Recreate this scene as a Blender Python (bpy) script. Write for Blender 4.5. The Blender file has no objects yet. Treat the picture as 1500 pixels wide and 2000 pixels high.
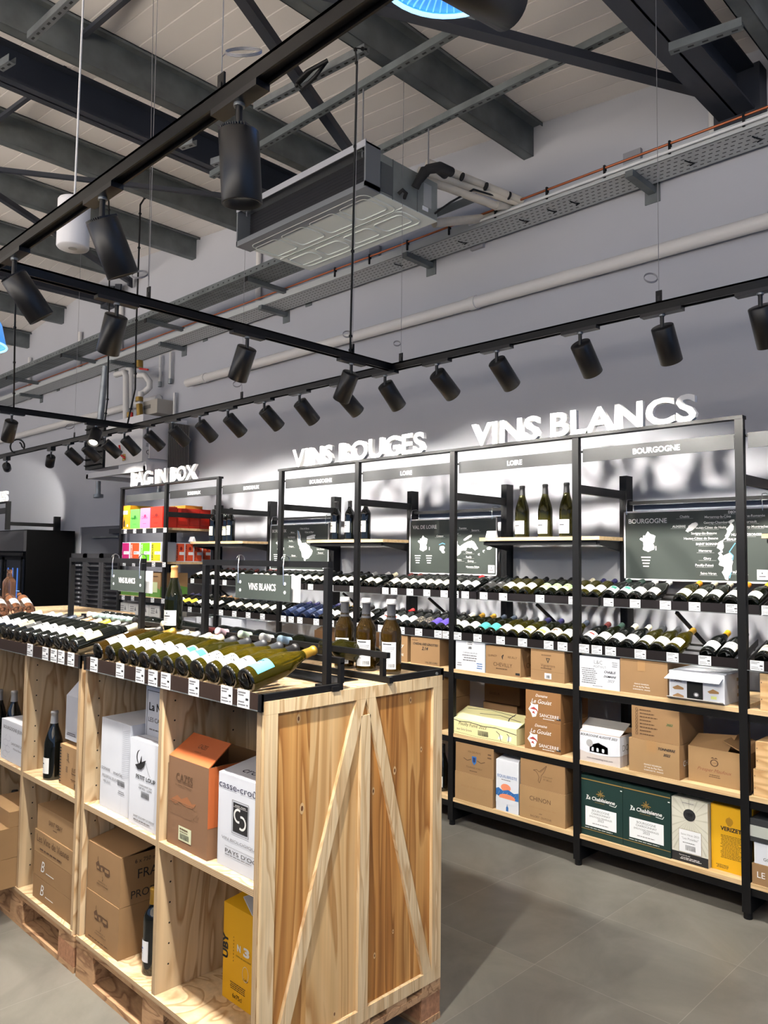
import bpy, math, random
from mathutils import Vector, Matrix
random.seed(7)
sc = bpy.context.scene
COL = sc.collection
# ---------------------------------------------------------------- camera
CAM_Z = 1.673
FLEN = 1516.372            # focal length in pixels of the 1500 px wide frame
YAW, PITCH, ROLL = -0.77557638, 0.06028271, 0.01127121
def _axes():
    cy, sy, cp, sp = math.cos(YAW), math.sin(YAW), math.cos(PITCH), math.sin(PITCH)
    f = Vector((sy*cp, cy*cp, sp)); r = Vector((cy, -sy, 0)); u = r.cross(f)
    cr, sr = math.cos(ROLL), math.sin(ROLL)
    return cr*r + sr*u, -sr*r + cr*u, f
AR, AU, AF = _axes()
cam = bpy.data.objects.new('camera', bpy.data.cameras.new('camera'))
COL.objects.link(cam)
cam.matrix_world = Matrix(((AR.x, AU.x, -AF.x, 0), (AR.y, AU.y, -AF.y, 0), (AR.z, AU.z, -AF.z, CAM_Z), (0, 0, 0, 1)))
cam.data.sensor_fit = 'HORIZONTAL'; cam.data.sensor_width = 36.0
cam.data.lens = FLEN/1500*36.0
cam.data.clip_start = 0.05; cam.data.clip_end = 100
sc.camera = cam
# ---------------------------------------------------------------- world, exposure, render look
wd = bpy.data.worlds.new('daylight'); sc.world = wd; wd.use_nodes = True
wn = wd.node_tree.nodes; bg = wn['Background']
bg.inputs[0].default_value = (0.40, 0.60, 1.0, 1); bg.inputs[1].default_value = 0.85
sl = bpy.data.lights.new('sun', 'SUN'); sl.energy = 78.0; sl.color = (1.0, .96, .92); sl.angle = .01
so = bpy.data.objects.new('sun', sl); COL.objects.link(so); so.rotation_euler = (math.radians(45), 0, math.radians(0))   # falls through the open shop front behind the camera
WALL_W, TABLE_W, FAR_W = 80.0, 150.0, 110.0  # spotlight powers
WARM = (1.0, 0.95, 0.86)
vs = sc.view_settings
vs.view_transform = 'Standard'; vs.look = 'None'; vs.exposure = 0.0; vs.gamma = 1.0; vs.use_curve_mapping = False
try:
    cy = sc.cycles
    cy.max_bounces = 7; cy.diffuse_bounces = 3; cy.glossy_bounces = 3; cy.transmission_bounces = 5; cy.transparent_max_bounces = 6
    cy.caustics_reflective = False; cy.caustics_refractive = False
    cy.sample_clamp_indirect = 6.0; cy.use_denoising = True; cy.use_adaptive_sampling = True; cy.adaptive_threshold = 0.02
except Exception:
    pass
# ---------------------------------------------------------------- pixel <-> place
def _ray(px, py): return AR*((px-750)/FLEN) + AU*(-(py-1000)/FLEN) + AF
def at(px, py, Y):                      # point on the plane y = Y seen at that pixel
    d = _ray(px, py); d = d*(Y/d.y); return Vector((d.x, d.y, d.z+CAM_Z))
def atz(px, py, z):
    d = _ray(px, py); d = d*((z-CAM_Z)/d.z); return Vector((d.x, d.y, z))
def xat(px, Y, z):                      # x of the point with that y and z in pixel column px
    k = (px-750)/FLEN; q = AR - AF*k
    return -(q.y*Y + q.z*(z-CAM_Z))/q.x
# ---------------------------------------------------------------- materials
def S(r, g=None, b=None):
    if g is None: r, g, b = r
    f = lambda c: c/12.92 if c <= .04045 else ((c+.055)/1.055)**2.4
    return (f(r/255), f(g/255), f(b/255), 1)
MATS = {}
def mat(name, col, rough=.5, metal=0., spec=None, emit=0., bump=0., bscale=40., var=0., vscale=4., coat=0.):
    if name in MATS: return MATS[name]
    m = bpy.data.materials.new(name); m.use_nodes = True; MATS[name] = m
    nt = m.node_tree; p = nt.nodes['Principled BSDF']
    c = S(col) if max(col) > 1 else tuple(col)+(1,)
    p.inputs['Base Color'].default_value = c; p.inputs['Roughness'].default_value = rough; p.inputs['Metallic'].default_value = metal
    if spec is not None: p.inputs['Specular IOR Level'].default_value = spec
    if coat: p.inputs['Coat Weight'].default_value = coat
    if emit: p.inputs['Emission Color'].default_value = c; p.inputs['Emission Strength'].default_value = emit
    if bump or var:
        tc = nt.nodes.new('ShaderNodeTexCoord')
    if var:
        n = nt.nodes.new('ShaderNodeTexNoise'); n.inputs['Scale'].default_value = vscale; n.inputs['Detail'].default_value = 5
        nt.links.new(tc.outputs['Object'], n.inputs['Vector'])
        mx = nt.nodes.new('ShaderNodeMix'); mx.data_type = 'RGBA'; mx.blend_type = 'MULTIPLY'; mx.inputs[0].default_value = 1
        r = nt.nodes.new('ShaderNodeMapRange'); r.inputs[1].default_value = .3; r.inputs[2].default_value = .7; r.inputs[3].default_value = 1-var; r.inputs[4].default_value = 1+var*.4
        nt.links.new(n.outputs[0], r.inputs[0]); nt.links.new(r.outputs[0], mx.inputs[7]); mx.inputs[6].default_value = c
        nt.links.new(mx.outputs[2], p.inputs['Base Color'])
    if bump:
        n = nt.nodes.new('ShaderNodeTexNoise'); n.inputs['Scale'].default_value = bscale; n.inputs['Detail'].default_value = 4
        nt.links.new(tc.outputs['Object'], n.inputs['Vector'])
        b = nt.nodes.new('ShaderNodeBump'); b.inputs['Strength'].default_value = bump; b.inputs['Distance'].default_value = .01
        nt.links.new(n.outputs[0], b.inputs['Height']); nt.links.new(b.outputs[0], p.inputs['Normal'])
    return m
def grain(name, light, dark, stretch, bands, dist=1.0, soft=.45, rough=.55, mid=None):
    """contour-like wood figure: a stretched noise cut into growth rings"""
    m = bpy.data.materials.new(name); m.use_nodes = True; MATS[name] = m
    nt = m.node_tree; N = nt.nodes; L = nt.links; p = N['Principled BSDF']; p.inputs['Roughness'].default_value = rough
    tc = N.new('ShaderNodeTexCoord'); mp = N.new('ShaderNodeMapping'); mp.inputs['Scale'].default_value = stretch
    n = N.new('ShaderNodeTexNoise'); n.inputs['Scale'].default_value = 1; n.inputs['Detail'].default_value = 2.5; n.inputs['Roughness'].default_value = .45; n.inputs['Distortion'].default_value = dist
    L.new(tc.outputs['Object'], mp.inputs[0]); L.new(mp.outputs[0], n.inputs['Vector'])
    a = N.new('ShaderNodeMath'); a.operation = 'MULTIPLY'; a.inputs[1].default_value = bands
    fr = N.new('ShaderNodeMath'); fr.operation = 'FRACT'
    L.new(n.outputs[0], a.inputs[0]); L.new(a.outputs[0], fr.inputs[0])
    cr = N.new('ShaderNodeValToRGB'); e = cr.color_ramp.elements
    e[0].position = 0; e[0].color = S(light); e[1].position = 1; e[1].color = S(light)
    k = e.new(soft); k.color = S(mid or light); k = e.new(.86); k.color = S(dark)
    L.new(fr.outputs[0], cr.inputs[0])
    f2 = N.new('ShaderNodeTexNoise'); f2.inputs['Scale'].default_value = 1.0; f2.inputs['Detail'].default_value = 3
    mp2 = N.new('ShaderNodeMapping'); mp2.inputs['Scale'].default_value = tuple(s*9 if s > 2 else s*1.5 for s in stretch)
    L.new(tc.outputs['Object'], mp2.inputs[0]); L.new(mp2.outputs[0], f2.inputs['Vector'])
    r = N.new('ShaderNodeMapRange'); r.inputs[1].default_value = .3; r.inputs[2].default_value = .7; r.inputs[3].default_value = .86; r.inputs[4].default_value = 1.06
    mx = N.new('ShaderNodeMix'); mx.data_type = 'RGBA'; mx.blend_type = 'MULTIPLY'; mx.inputs[0].default_value = 1
    L.new(f2.outputs[0], r.inputs[0]); L.new(cr.outputs[0], mx.inputs[6]); L.new(r.outputs[0], mx.inputs[7]); L.new(mx.outputs[2], p.inputs['Base Color'])
    return m
def striped(name, c1, c2, axis, period, rough=.7, duty=.5):
    m = bpy.data.materials.new(name); m.use_nodes = True; MATS[name] = m
    nt = m.node_tree; N = nt.nodes; L = nt.links; p = N['Principled BSDF']; p.inputs['Roughness'].default_value = rough
    tc = N.new('ShaderNodeTexCoord'); sp = N.new('ShaderNodeSeparateXYZ'); L.new(tc.outputs['Object'], sp.inputs[0])
    a = N.new('ShaderNodeMath'); a.operation = 'MULTIPLY'; a.inputs[1].default_value = 1/period; L.new(sp.outputs[axis], a.inputs[0])
    n = N.new('ShaderNodeTexNoise'); n.inputs['Scale'].default_value = 14; L.new(tc.outputs['Object'], n.inputs['Vector'])
    s = N.new('ShaderNodeMath'); s.operation = 'ADD'; L.new(a.outputs[0], s.inputs[0])
    k = N.new('ShaderNodeMath'); k.operation = 'MULTIPLY'; k.inputs[1].default_value = .5; L.new(n.outputs[0], k.inputs[0]); L.new(k.outputs[0], s.inputs[1])
    fr = N.new('ShaderNodeMath'); fr.operation = 'FRACT'; L.new(s.outputs[0], fr.inputs[0])
    cr = N.new('ShaderNodeValToRGB'); e = cr.color_ramp.elements; cr.color_ramp.interpolation = 'EASE'
    e[0].position = duty-.12; e[0].color = S(c1); e[1].position = duty+.12; e[1].color = S(c2)
    L.new(fr.outputs[0], cr.inputs[0]); L.new(cr.outputs[0], p.inputs['Base Color'])
    return m
def glass(name, col, trans=.9, rough=.03, ior=1.36, spec=.6):
    m = mat(name, col, rough, spec=spec); p = m.node_tree.nodes['Principled BSDF']
    p.inputs['Transmission Weight'].default_value = trans; p.inputs['IOR'].default_value = ior
    return m
BLACK = mat('black_powder_coat', (13, 13, 15), .5, spec=.28)
BLACK2 = mat('black_track_metal', (7, 8, 12), .34, spec=.3)
SPOTB = mat('black_lamp_housing', (10, 11, 16), .36)
DSTEEL = mat('dark_painted_steel', (44, 48, 58), .55, var=.12)
GALV = mat('galvanised_steel', (150, 155, 158), .42, metal=.75, var=.25, vscale=9)
GALVD = mat('dull_galvanised_steel', (112, 118, 120), .55, metal=.35, var=.3, vscale=6)
CHROME = mat('chrome_wire', (205, 205, 208), .2, metal=1)
STEELW = mat('steel_wire', (150, 150, 155), .4, metal=.6)
WHITE = mat('white_paint', (232, 232, 234), .6)
WHITEL = mat('white_letter_face', (250, 250, 250), .55)
GREYS = mat('grey_sign_board', (58, 65, 61), .5)
GREYH = mat('grey_header_board', (30, 31, 33), .5)
INK = mat('black_ink', (30, 30, 33), .7)
INKG = mat('grey_ink', (120, 120, 124), .7)
INKB = mat('brown_ink', (92, 66, 44), .75)
INKW = mat('white_ink', (240, 240, 238), .7)
PAPER = mat('white_paper', (238, 240, 243), .65)
CREAMP = mat('cream_paper', (238, 230, 200), .65)
KRAFT = mat('kraft_cardboard', (156, 122, 84), .78, var=.10, vscale=5)
KRAFT2 = mat('light_kraft_cardboard', (168, 134, 94), .78, var=.10, vscale=5)
KRAFT3 = mat('dark_kraft_cardboard', (130, 98, 66), .8, var=.12, vscale=5)
CARTW = mat('white_carton', (220, 224, 233), .6, var=.05, vscale=6)
TAPE = mat('kraft_packing_tape', (168, 130, 88), .4)
PLY = grain('plywood_face', (228, 202, 164), (184, 146, 104), (4.5, 4.5, .9), 9, 1.2, .5, mid=(220, 192, 152))
PLYX = striped('plywood_edge_upright', (206, 178, 138), (160, 136, 110), 0, .0055)
PLYZ = striped('plywood_edge_flat', (206, 178, 138), (160, 136, 110), 2, .0055)
PINE = grain('oiled_pine_panel', (216, 164, 98), (164, 108, 52), (22, 9, .7), 6, .6, .4, mid=(204, 148, 82))
PINEL = grain('pale_sapwood_panel', (226, 188, 134), (188, 140, 84), (9, 7, .8), 6, .8, .45, mid=(218, 176, 120))
PINED = grain('dark_heartwood_panel', (200, 142, 76), (148, 94, 42), (30, 12, .7), 6, .5, .4, mid=(188, 128, 64))
BATTEN = grain('pale_pine_batten', (238, 212, 170), (206, 170, 124), (14, 14, 1.4), 5, .8, .5, mid=(230, 202, 158))
PALLET = grain('rough_pallet_wood', (188, 150, 112), (140, 102, 72), (3, 14, 14), 5, .8, .5, rough=.8)
CHIP = mat('pressed_chip_block', (176, 128, 96), .85, var=.3, vscale=60)
SHELFW = grain('light_beech_shelf', (222, 192, 148), (202, 168, 122), (1.2, 16, 16), 4, .6, .5, mid=(216, 186, 142), rough=.45)
# ---------------------------------------------------------------- mesh builder
ORG = {}
class MB:
    def __init__(s): s.v = []; s.f = []; s.m = []; s.sm = []; s.mats = []
    def mi(s, m):
        if m not in s.mats: s.mats.append(m)
        return s.mats.index(m)
    def add(s, vs_, fs, m, smooth=False):
        o = len(s.v); s.v += [Vector(v) for v in vs_]; k = s.mi(m)
        for f in fs: s.f.append([o+i for i in f]); s.m.append(k); s.sm.append(smooth)
    def box(s, x0, x1, y0, y1, z0, z1, m, fm=None, X=None):
        V = [Vector(p) for p in ((x0,y0,z0),(x1,y0,z0),(x1,y1,z0),(x0,y1,z0),(x0,y0,z1),(x1,y0,z1),(x1,y1,z1),(x0,y1,z1))]
        if X is not None: V = [X @ v for v in V]
        F = {'-z':(0,3,2,1),'+z':(4,5,6,7),'-y':(0,1,5,4),'+x':(1,2,6,5),'+y':(2,3,7,6),'-x':(3,0,4,7)}
        o = len(s.v); s.v += V
        for k, f in F.items():
            s.f.append([o+i for i in f]); s.m.append(s.mi((fm or {}).get(k, m))); s.sm.append(False)
    def bar(s, p, q, w, h, m, up=(0,0,1)):
        p = Vector(p); q = Vector(q); d = (q-p).normalized(); u = Vector(up)
        if abs(d.dot(u)) > .98: u = Vector((1,0,0))
        a = d.cross(u).normalized()*w/2; b = a.cross(d).normalized()*h/2
        V = [p-a-b, p+a-b, p+a+b, p-a+b, q-a-b, q+a-b, q+a+b, q-a+b]
        s.add(V, [(0,1,2,3),(7,6,5,4),(0,4,5,1),(1,5,6,2),(2,6,7,3),(3,7,4,0)], m)
    def tube(s, pts, r, m, n=10, caps=True, r2=None):
        pts = [Vector(p) for p in pts]; rings = []; prev = None; K = len(pts)
        for i, p in enumerate(pts):
            d = (pts[min(i+1, K-1)]-pts[max(i-1, 0)]).normalized()
            if prev is None:
                u = Vector((0,0,1)) if abs(d.z) < .9 else Vector((1,0,0)); a = d.cross(u).normalized()
            else: a = (prev - d*prev.dot(d)).normalized()
            prev = a; b = d.cross(a); rr = r if r2 is None else r+(r2-r)*i/(K-1)
            rings.append([p + a*rr*math.cos(t*2*math.pi/n) + b*rr*math.sin(t*2*math.pi/n) for t in range(n)])
        V = [v for R in rings for v in R]; F = []
        for i in range(K-1):
            for t in range(n): F.append((i*n+t, i*n+(t+1)%n, (i+1)*n+(t+1)%n, (i+1)*n+t))
        s.add(V, F, m, True)
        if caps:
            s.add(rings[0], [tuple(range(n))[::-1]], m); s.add(rings[-1], [tuple(range(n))], m)
    def lathe(s, prof, m, n=20, X=None, a0=0., a1=2*math.pi, smooth=True):
        full = abs(a1-a0-2*math.pi) < 1e-6; k = n if full else n+1; V = []
        for r, z in prof:
            for t in range(k):
                a = a0+(a1-a0)*t/n; v = Vector((r*math.cos(a), r*math.sin(a), z)); V.append(X @ v if X is not None else v)
        F = []
        for i in range(len(prof)-1):
            for t in range(n): F.append((i*k+t, i*k+(t+1)%k, (i+1)*k+(t+1)%k, (i+1)*k+t))
        s.add(V, F, m, smooth)
    def disc(s, c, u, v, r, m, n=20, ry=None):
        c = Vector(c); u = Vector(u); v = Vector(v); ry = r if ry is None else ry
        s.add([c+u*r*math.cos(t*2*math.pi/n)+v*ry*math.sin(t*2*math.pi/n) for t in range(n)], [tuple(range(n))], m)
    def poly(s, P, m): s.add(P, [tuple(range(len(P)))], m)
    def line(s, P, w, m, nrm):
        nrm = Vector(nrm)
        for a, b in zip(P, P[1:]):
            a = Vector(a); b = Vector(b); d = b-a
            if d.length < 1e-6: continue
            t = d.normalized().cross(nrm)*w/2
            s.add([a-t, b-t, b+t, a+t], [(0,1,2,3)], m)
    def text(s, txt, O, U, V, m, h=None, w=None, al='c', bold=0., depth=0., shear=0., N=None):
        """lettering in the plane of U, V; O is the baseline anchor, h the cap height"""
        vv, ff, W, H = glyphs(txt, bold, shear)
        sy = h if h else (w/W); sx = (w/W) if w else sy
        ox = {'c': -W*sx/2, 'l': 0, 'r': -W*sx}[al]
        O = Vector(O); U = Vector(U); V = Vector(V)
        P = [O+U*(x*sx+ox)+V*(y*sy) for x, y in vv]
        if not depth: s.add(P, ff, m); return
        D = Vector(N)*depth; n = len(P)
        s.add(P, ff, m); s.add([p-D for p in P], [f[::-1] for f in ff], m)
        cnt = {}
        for f in ff:
            for a, b in zip(f, f[1:]+f[:1]): cnt[(a, b)] = 1
        E = [(a, b) for a, b in cnt if (b, a) not in cnt]
        s.add(P+[p-D for p in P], [(b, a, a+n, b+n) for a, b in E], m)
    def build(s, name, parent=None, origin=None, bevel=0.):
        org = Vector(origin) if origin is not None else (ORG.get(parent, Vector()) if parent else Vector())
        me = bpy.data.meshes.new(name)
        me.from_pydata([v-org for v in s.v], [], s.f)
        for m in s.mats: me.materials.append(m)
        me.polygons.foreach_set('material_index', s.m); me.polygons.foreach_set('use_smooth', s.sm); me.update()
        return link(name, me, parent, org if parent is None else None, org)
def link(name, me, parent=None, loc=None, org=None):
    o = bpy.data.objects.new(name, me); COL.objects.link(o)
    if parent: o.parent = parent
    if loc is not None: o.location = loc
    ORG[o] = org if org is not None else Vector()
    return o
GC = {}
def glyphs(txt, bold, shear):
    k = (txt, bold, shear)
    if k in GC: return GC[k]
    c = bpy.data.curves.new('t', 'FONT'); c.body = txt; c.size = 1; c.offset = bold; c.shear = shear; c.resolution_u = 3; c.fill_mode = 'FRONT'
    o = bpy.data.objects.new('t', c); COL.objects.link(o)
    dg = bpy.context.evaluated_depsgraph_get(); dg.update()
    me = bpy.data.meshes.new_from_object(o.evaluated_get(dg))
    vv = [(v.co.x, v.co.y) for v in me.vertices]; ff = [tuple(p.vertices) for p in me.polygons]
    # merge doubled outline points so that edges can be matched
    idx = {}; mp = []; nv = []
    for x, y in vv:
        q = (round(x, 4), round(y, 4))
        if q not in idx: idx[q] = len(nv); nv.append((x, y))
        mp.append(idx[q])
    ff = [tuple(mp[i] for i in f) for f in ff]; ff = [f for f in ff if len(set(f)) == len(f)]
    bpy.data.objects.remove(o); bpy.data.curves.remove(c); bpy.data.meshes.remove(me)
    x0 = min(v[0] for v in nv); x1 = max(v[0] for v in nv)
    cap = .729 if not bold else .729+2*bold
    nv = [((x-x0)/cap, (y+bold)/cap) for x, y in nv]
    # wind the faces counter-clockwise
    out = []
    for f in ff:
        a = sum(nv[f[i]][0]*nv[f[(i+1)%len(f)]][1]-nv[f[(i+1)%len(f)]][0]*nv[f[i]][1] for i in range(len(f)))
        out.append(list(f if a > 0 else f[::-1]))
    GC[k] = (nv, out, (x1-x0)/cap, 1.0)
    return GC[k]
def tag(o, label, cat, group=None, kind=None):
    if label: o['label'] = label
    if cat: o['category'] = cat
    if group: o['group'] = group
    if kind: o['kind'] = kind
    return o
def thing(name, label, cat, loc=(0,0,0), group=None):
    o = bpy.data.objects.new(name, None); COL.objects.link(o); o.location = loc; o.empty_display_size = .1
    ORG[o] = Vector(loc)
    return tag(o, label, cat, group)
def struct(name, mb):
    o = mb.build(name); o['kind'] = 'structure'; return o
ORD = ['first', 'second', 'third', 'fourth', 'fifth', 'sixth', 'seventh', 'eighth', 'ninth', 'tenth', 'eleventh', 'twelfth', 'thirteenth', 'fourteenth', 'fifteenth', 'sixteenth', 'seventeenth']
UX, UY, UZ = Vector((1,0,0)), Vector((0,1,0)), Vector((0,0,1))
# ================================================================ the room
WALLY = 4.62
RIDGE_X, RIDGE_Z, PITCHR = -9.2, 5.43, .1
def roof(x): return RIDGE_Z-PITCHR*abs(x-RIDGE_X)
def floor_mat():
    m = mat('large_grey_floor_tiles', (126, 122, 114), .38); nt = m.node_tree; N = nt.nodes; L = nt.links; p = N['Principled BSDF']
    tc = N.new('ShaderNodeTexCoord'); mp = N.new('ShaderNodeMapping'); mp.inputs['Location'].default_value = (.67, -.43+.6, 0)
    br = N.new('ShaderNodeTexBrick'); br.offset = 0; br.inputs['Scale'].default_value = 1; br.inputs['Brick Width'].default_value = .6; br.inputs['Row Height'].default_value = .6
    br.inputs['Mortar Size'].default_value = .0016; br.inputs['Mortar Smooth'].default_value = .2; br.inputs['Bias'].default_value = 0
    br.inputs['Color1'].default_value = S(121, 117, 110); br.inputs['Color2'].default_value = S(108, 105, 100); br.inputs['Mortar'].default_value = S(138, 133, 126)
    L.new(tc.outputs['Object'], mp.inputs[0]); L.new(mp.outputs[0], br.inputs['Vector'])
    n = N.new('ShaderNodeTexNoise'); n.inputs['Scale'].default_value = 2.2; n.inputs['Detail'].default_value = 9; n.inputs['Roughness'].default_value = .62; n.inputs['Distortion'].default_value = .6
    L.new(tc.outputs['Object'], n.inputs['Vector'])
    r = N.new('ShaderNodeMapRange'); r.inputs[1].default_value = .3; r.inputs[2].default_value = .72; r.inputs[3].default_value = .70; r.inputs[4].default_value = 1.28
    mx = N.new('ShaderNodeMix'); mx.data_type = 'RGBA'; mx.blend_type = 'MULTIPLY'; mx.inputs[0].default_value = 1
    L.new(n.outputs[0], r.inputs[0]); L.new(br.outputs['Color'], mx.inputs[6]); L.new(r.outputs[0], mx.inputs[7]); L.new(mx.outputs[2], p.inputs['Base Color'])
    return m
def ceil_mat():
    m = mat('ribbed_white_roof_panel', (242, 236, 231), .6); nt = m.node_tree; N = nt.nodes; L = nt.links; p = N['Principled BSDF']
    tc = N.new('ShaderNodeTexCoord'); sp = N.new('ShaderNodeSeparateXYZ'); L.new(tc.outputs['Object'], sp.inputs[0])
    a = N.new('ShaderNodeMath'); a.operation = 'MULTIPLY'; a.inputs[1].default_value = 1/.165; L.new(sp.outputs[1], a.inputs[0])
    fr = N.new('ShaderNodeMath'); fr.operation = 'FRACT'; L.new(a.outputs[0], fr.inputs[0])
    cr = N.new('ShaderNodeValToRGB'); e = cr.color_ramp.elements; e[0].position = 0; e[0].color = (0,0,0,1); e[1].position = .07; e[1].color = (1,1,1,1)
    L.new(fr.outputs[0], cr.inputs[0])
    b = N.new('ShaderNodeBump'); b.inputs['Strength'].default_value = 1; b.inputs['Distance'].default_value = .006
    L.new(cr.outputs[0], b.inputs['Height']); L.new(b.outputs[0], p.inputs['Normal'])
    mx = N.new('ShaderNodeMix'); mx.data_type = 'RGBA'; mx.inputs[6].default_value = S(186, 180, 176); mx.inputs[7].default_value = S(242, 236, 231)  # rib grooves tinted darker, standing in for shade in the crevices
    L.new(cr.outputs[0], mx.inputs[0]); L.new(mx.outputs[2], p.inputs['Base Color'])
    return m
XL, XR, YB = -17.5, 5.0, -7.0
mb = MB(); mb.box(XL, XR, YB, WALLY+.2, -.12, 0, floor_mat()); struct('floor', mb)
mb = MB(); mb.box(XL-8, XR+8, YB-14, YB-.01, -.14, -.02, mat('bounce_paving', (170, 164, 156), .8, var=.1)); o = mb.build('bounce_ground'); o['kind'] = 'structure'  # unseen ground added to bounce sunlight up to the ceiling
wallm = mat('off_white_plaster', (184, 186, 194), .85, bump=.06, bscale=60, var=.03, vscale=1.5)
mb = MB()
P = [(XL, -.0), (XR, 0), (XR, roof(XR)), (RIDGE_X, RIDGE_Z), (XL, roof(XL))]
mb.poly([(x, WALLY, z) for x, z in P], wallm); mb.poly([(x, WALLY+.2, z) for x, z in P][::-1], wallm)
for i in range(5):
    a, b = P[i], P[(i+1) % 5]; mb.add([(a[0], WALLY, a[1]), (a[0], WALLY+.2, a[1]), (b[0], WALLY+.2, b[1]), (b[0], WALLY, b[1])], [(0,1,2,3)], wallm)
struct('wall_back', mb)
cm = ceil_mat(); mb = MB()
for xa, xb in ((XL, RIDGE_X), (RIDGE_X, XR)):
    V = [(xa, YB, roof(xa)), (xb, YB, roof(xb)), (xb, WALLY+.2, roof(xb)), (xa, WALLY+.2, roof(xa))]
    mb.add(V+[(x, y, z+.1) for x, y, z in V], [(0,3,2,1), (4,5,6,7), (0,1,5,4), (1,2,6,5), (2,3,7,6), (3,0,4,7)], cm)
struct('ceiling', mb)
mb = MB(); mb.box(XL-.2, XL, YB, WALLY+.2, 0, roof(XL)+.1, wallm); struct('wall_left', mb)
mb = MB(); mb.box(XL, XR, -2.5, -2.3, 0, 1.6, wallm); struct('shade_wall', mb)     # unseen low wall added to keep floor-bounced sun out of the crates
# skirting board behind the racks and the door frame at the far end
mb = MB(); mb.box(-9.0, XR, WALLY-.012, WALLY, 0, .08, mat('dark_skirting', (70, 70, 74), .6)); struct('baseboard_back', mb)
doorm = mat('grey_door_leaf', (96, 98, 106), .6)
mb = MB()
mb.box(-10.2, -8.9, WALLY-.03, WALLY, 2.05, 2.1, wallm); mb.box(-10.25, -10.2, WALLY-.03, WALLY, 0, 2.1, wallm); mb.box(-8.95, -8.9, WALLY-.03, WALLY, 0, 2.1, wallm)
mb.box(-10.2, -8.95, WALLY-.015, WALLY, 0, 2.05, doorm); mb.box(-9.3, -9.02, WALLY-.07, WALLY-.015, 1.95, 2.01, DSTEEL); mb.box(-9.8, -9.1, WALLY-.05, WALLY-.02, 1.90, 1.925, GALVD)
struct('door_1', mb)
# ---- roof purlins (Z sections running to the back wall) and painted main beams
def purlin(x, y0, y1, z, h=.2, fl=.065, m=GALVD, t=.006):
    mb = MB()
    mb.box(x-t/2, x+t/2, y0, y1, z-h, z, m); mb.box(x, x+fl, y0, y1, z-t, z, m); mb.box(x-fl, x, y0, y1, z-h, z-h+t, m)
    mb.box(x+fl-t, x+fl, y0, y1, z-.025, z, m); mb.box(x-fl, x-fl+t, y0, y1, z-h, z-h+.025, m)
    o = mb.build('purlin'); o['kind'] = 'structure'; return o
for x in (-13.9, -12.3, -11.05, -9.12, -7.55, -6.28, -4.62, -3.06, -1.30, .3):
    purlin(x, YB, WALLY, roof(x)-.01, .22, .08)
for x, w, h, dz in ((-4.92, .12, .24, .19), (-1.60, .2, .26, .16), (-9.55, .12, .2, .26)):
    mb = MB(); z1 = roof(x)-dz; y1 = WALLY-.02
    mb.box(x-w/2, x+w/2, YB, y1, z1-.012, z1, DSTEEL); mb.box(x-w/2, x+w/2, YB, y1, z1-h, z1-h+.014, DSTEEL); mb.box(x-.006, x+.006, YB, y1, z1-h, z1, DSTEEL)
    mb.box(x-w/2-.03, x+w/2+.03, y1-.1, y1+.015, z1-h-.04, z1+.01, DSTEEL)
    o = mb.build('roof_beam'); o['kind'] = 'structure'
def brace(p, q, w=.06, h=.06):
    mb = MB(); mb.bar(p, q, w, h, DSTEEL); mb.bar(Vector(q), Vector(q)+(Vector(q)-Vector(p)).normalized()*.12, .02, .12, DSTEEL)
    o = mb.build('roof_brace'); o['kind'] = 'structure'
brace(atz(420, -75, 4.36), at(1425, 190, 4.5), .07, .05)
brace(atz(330, -208, 4.57), atz(678, 288, 4.5), .06, .06)
brace(atz(-30, 328, 4.75), atz(470, 386, 4.7), .03, .035)
brace(atz(-20, 372, 4.85), at(250, 548, 4.5), .05, .05)
brace(at(-30, 566, 4.0), at(225, 564, 4.5), .05, .06)
for a, b, z in (((140, 88), (290, -40), 4.9), ((-20, 245), (110, 150), 5.0)):
    brace(atz(*a, z), atz(*b, z), .03, .03)
# ---- slotted strut channels under the roof
SLOT = mat('dark_slot', (34, 36, 38), .7)
def strut(p, q, name='slotted_channel', label=None, group=None, lit=GALVD):
    p = Vector(p); q = Vector(q); d = (q-p).normalized(); n = d.cross(UZ).normalized(); mb = MB(); w = .041; h = .041; t = .0025
    for s in (-1, 1): mb.bar(p+n*s*w/2, q+n*s*w/2, t, h, lit)
    mb.bar(p-UZ*h/2, q-UZ*h/2, w, t, lit)
    L = (q-p).length; k = int(L/.06)
    for i in range(k):
        c = p+d*(i+.5)*L/k-UZ*(h/2+.002); a = d*.014; b = n*.0065
        mb.add([c-a-b, c+a-b, c+a+b, c-a+b], [(3,2,1,0)], SLOT)
    o = mb.build(name, origin=(p+q)/2); return tag(o, label, 'channel', group)
strut((-4.75, 3.02, 4.44), (-1.64, 3.04, 4.44), label='long slotted steel channel carrying the rods at the air conditioner front edge')
strut((-4.75, 3.60, 4.44), (-1.64, 3.62, 4.44), label='long slotted steel channel carrying the rods at the air conditioner rear edge')
strut(atz(500, 209, 4.5), atz(716, 95, 4.5), label='short bright slotted channel with black cables looped over it', lit=GALV)
strut(atz(60, 72, 4.6), atz(168, -30, 4.6), label='slotted channel catching blue light above the dark beam', lit=GALV)
strut(atz(1308, 96, 4.2), atz(1450, 46, 4.2), label='short slotted channel hung under the dark roof beam')
strut(atz(352, 285, 4.4), atz(380, 276, 4.4), label='stub of slotted channel under the dark beam', lit=GALV)
strut(atz(415, 318, 4.35), atz(446, 308, 4.35), label='stub of slotted channel just behind the nearest spotlight', lit=GALV)
strut(atz(0, 130, 4.5), atz(24, 115, 4.5), label='stub of slotted channel at the beam near the ceiling edge', lit=GALV)
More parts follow.
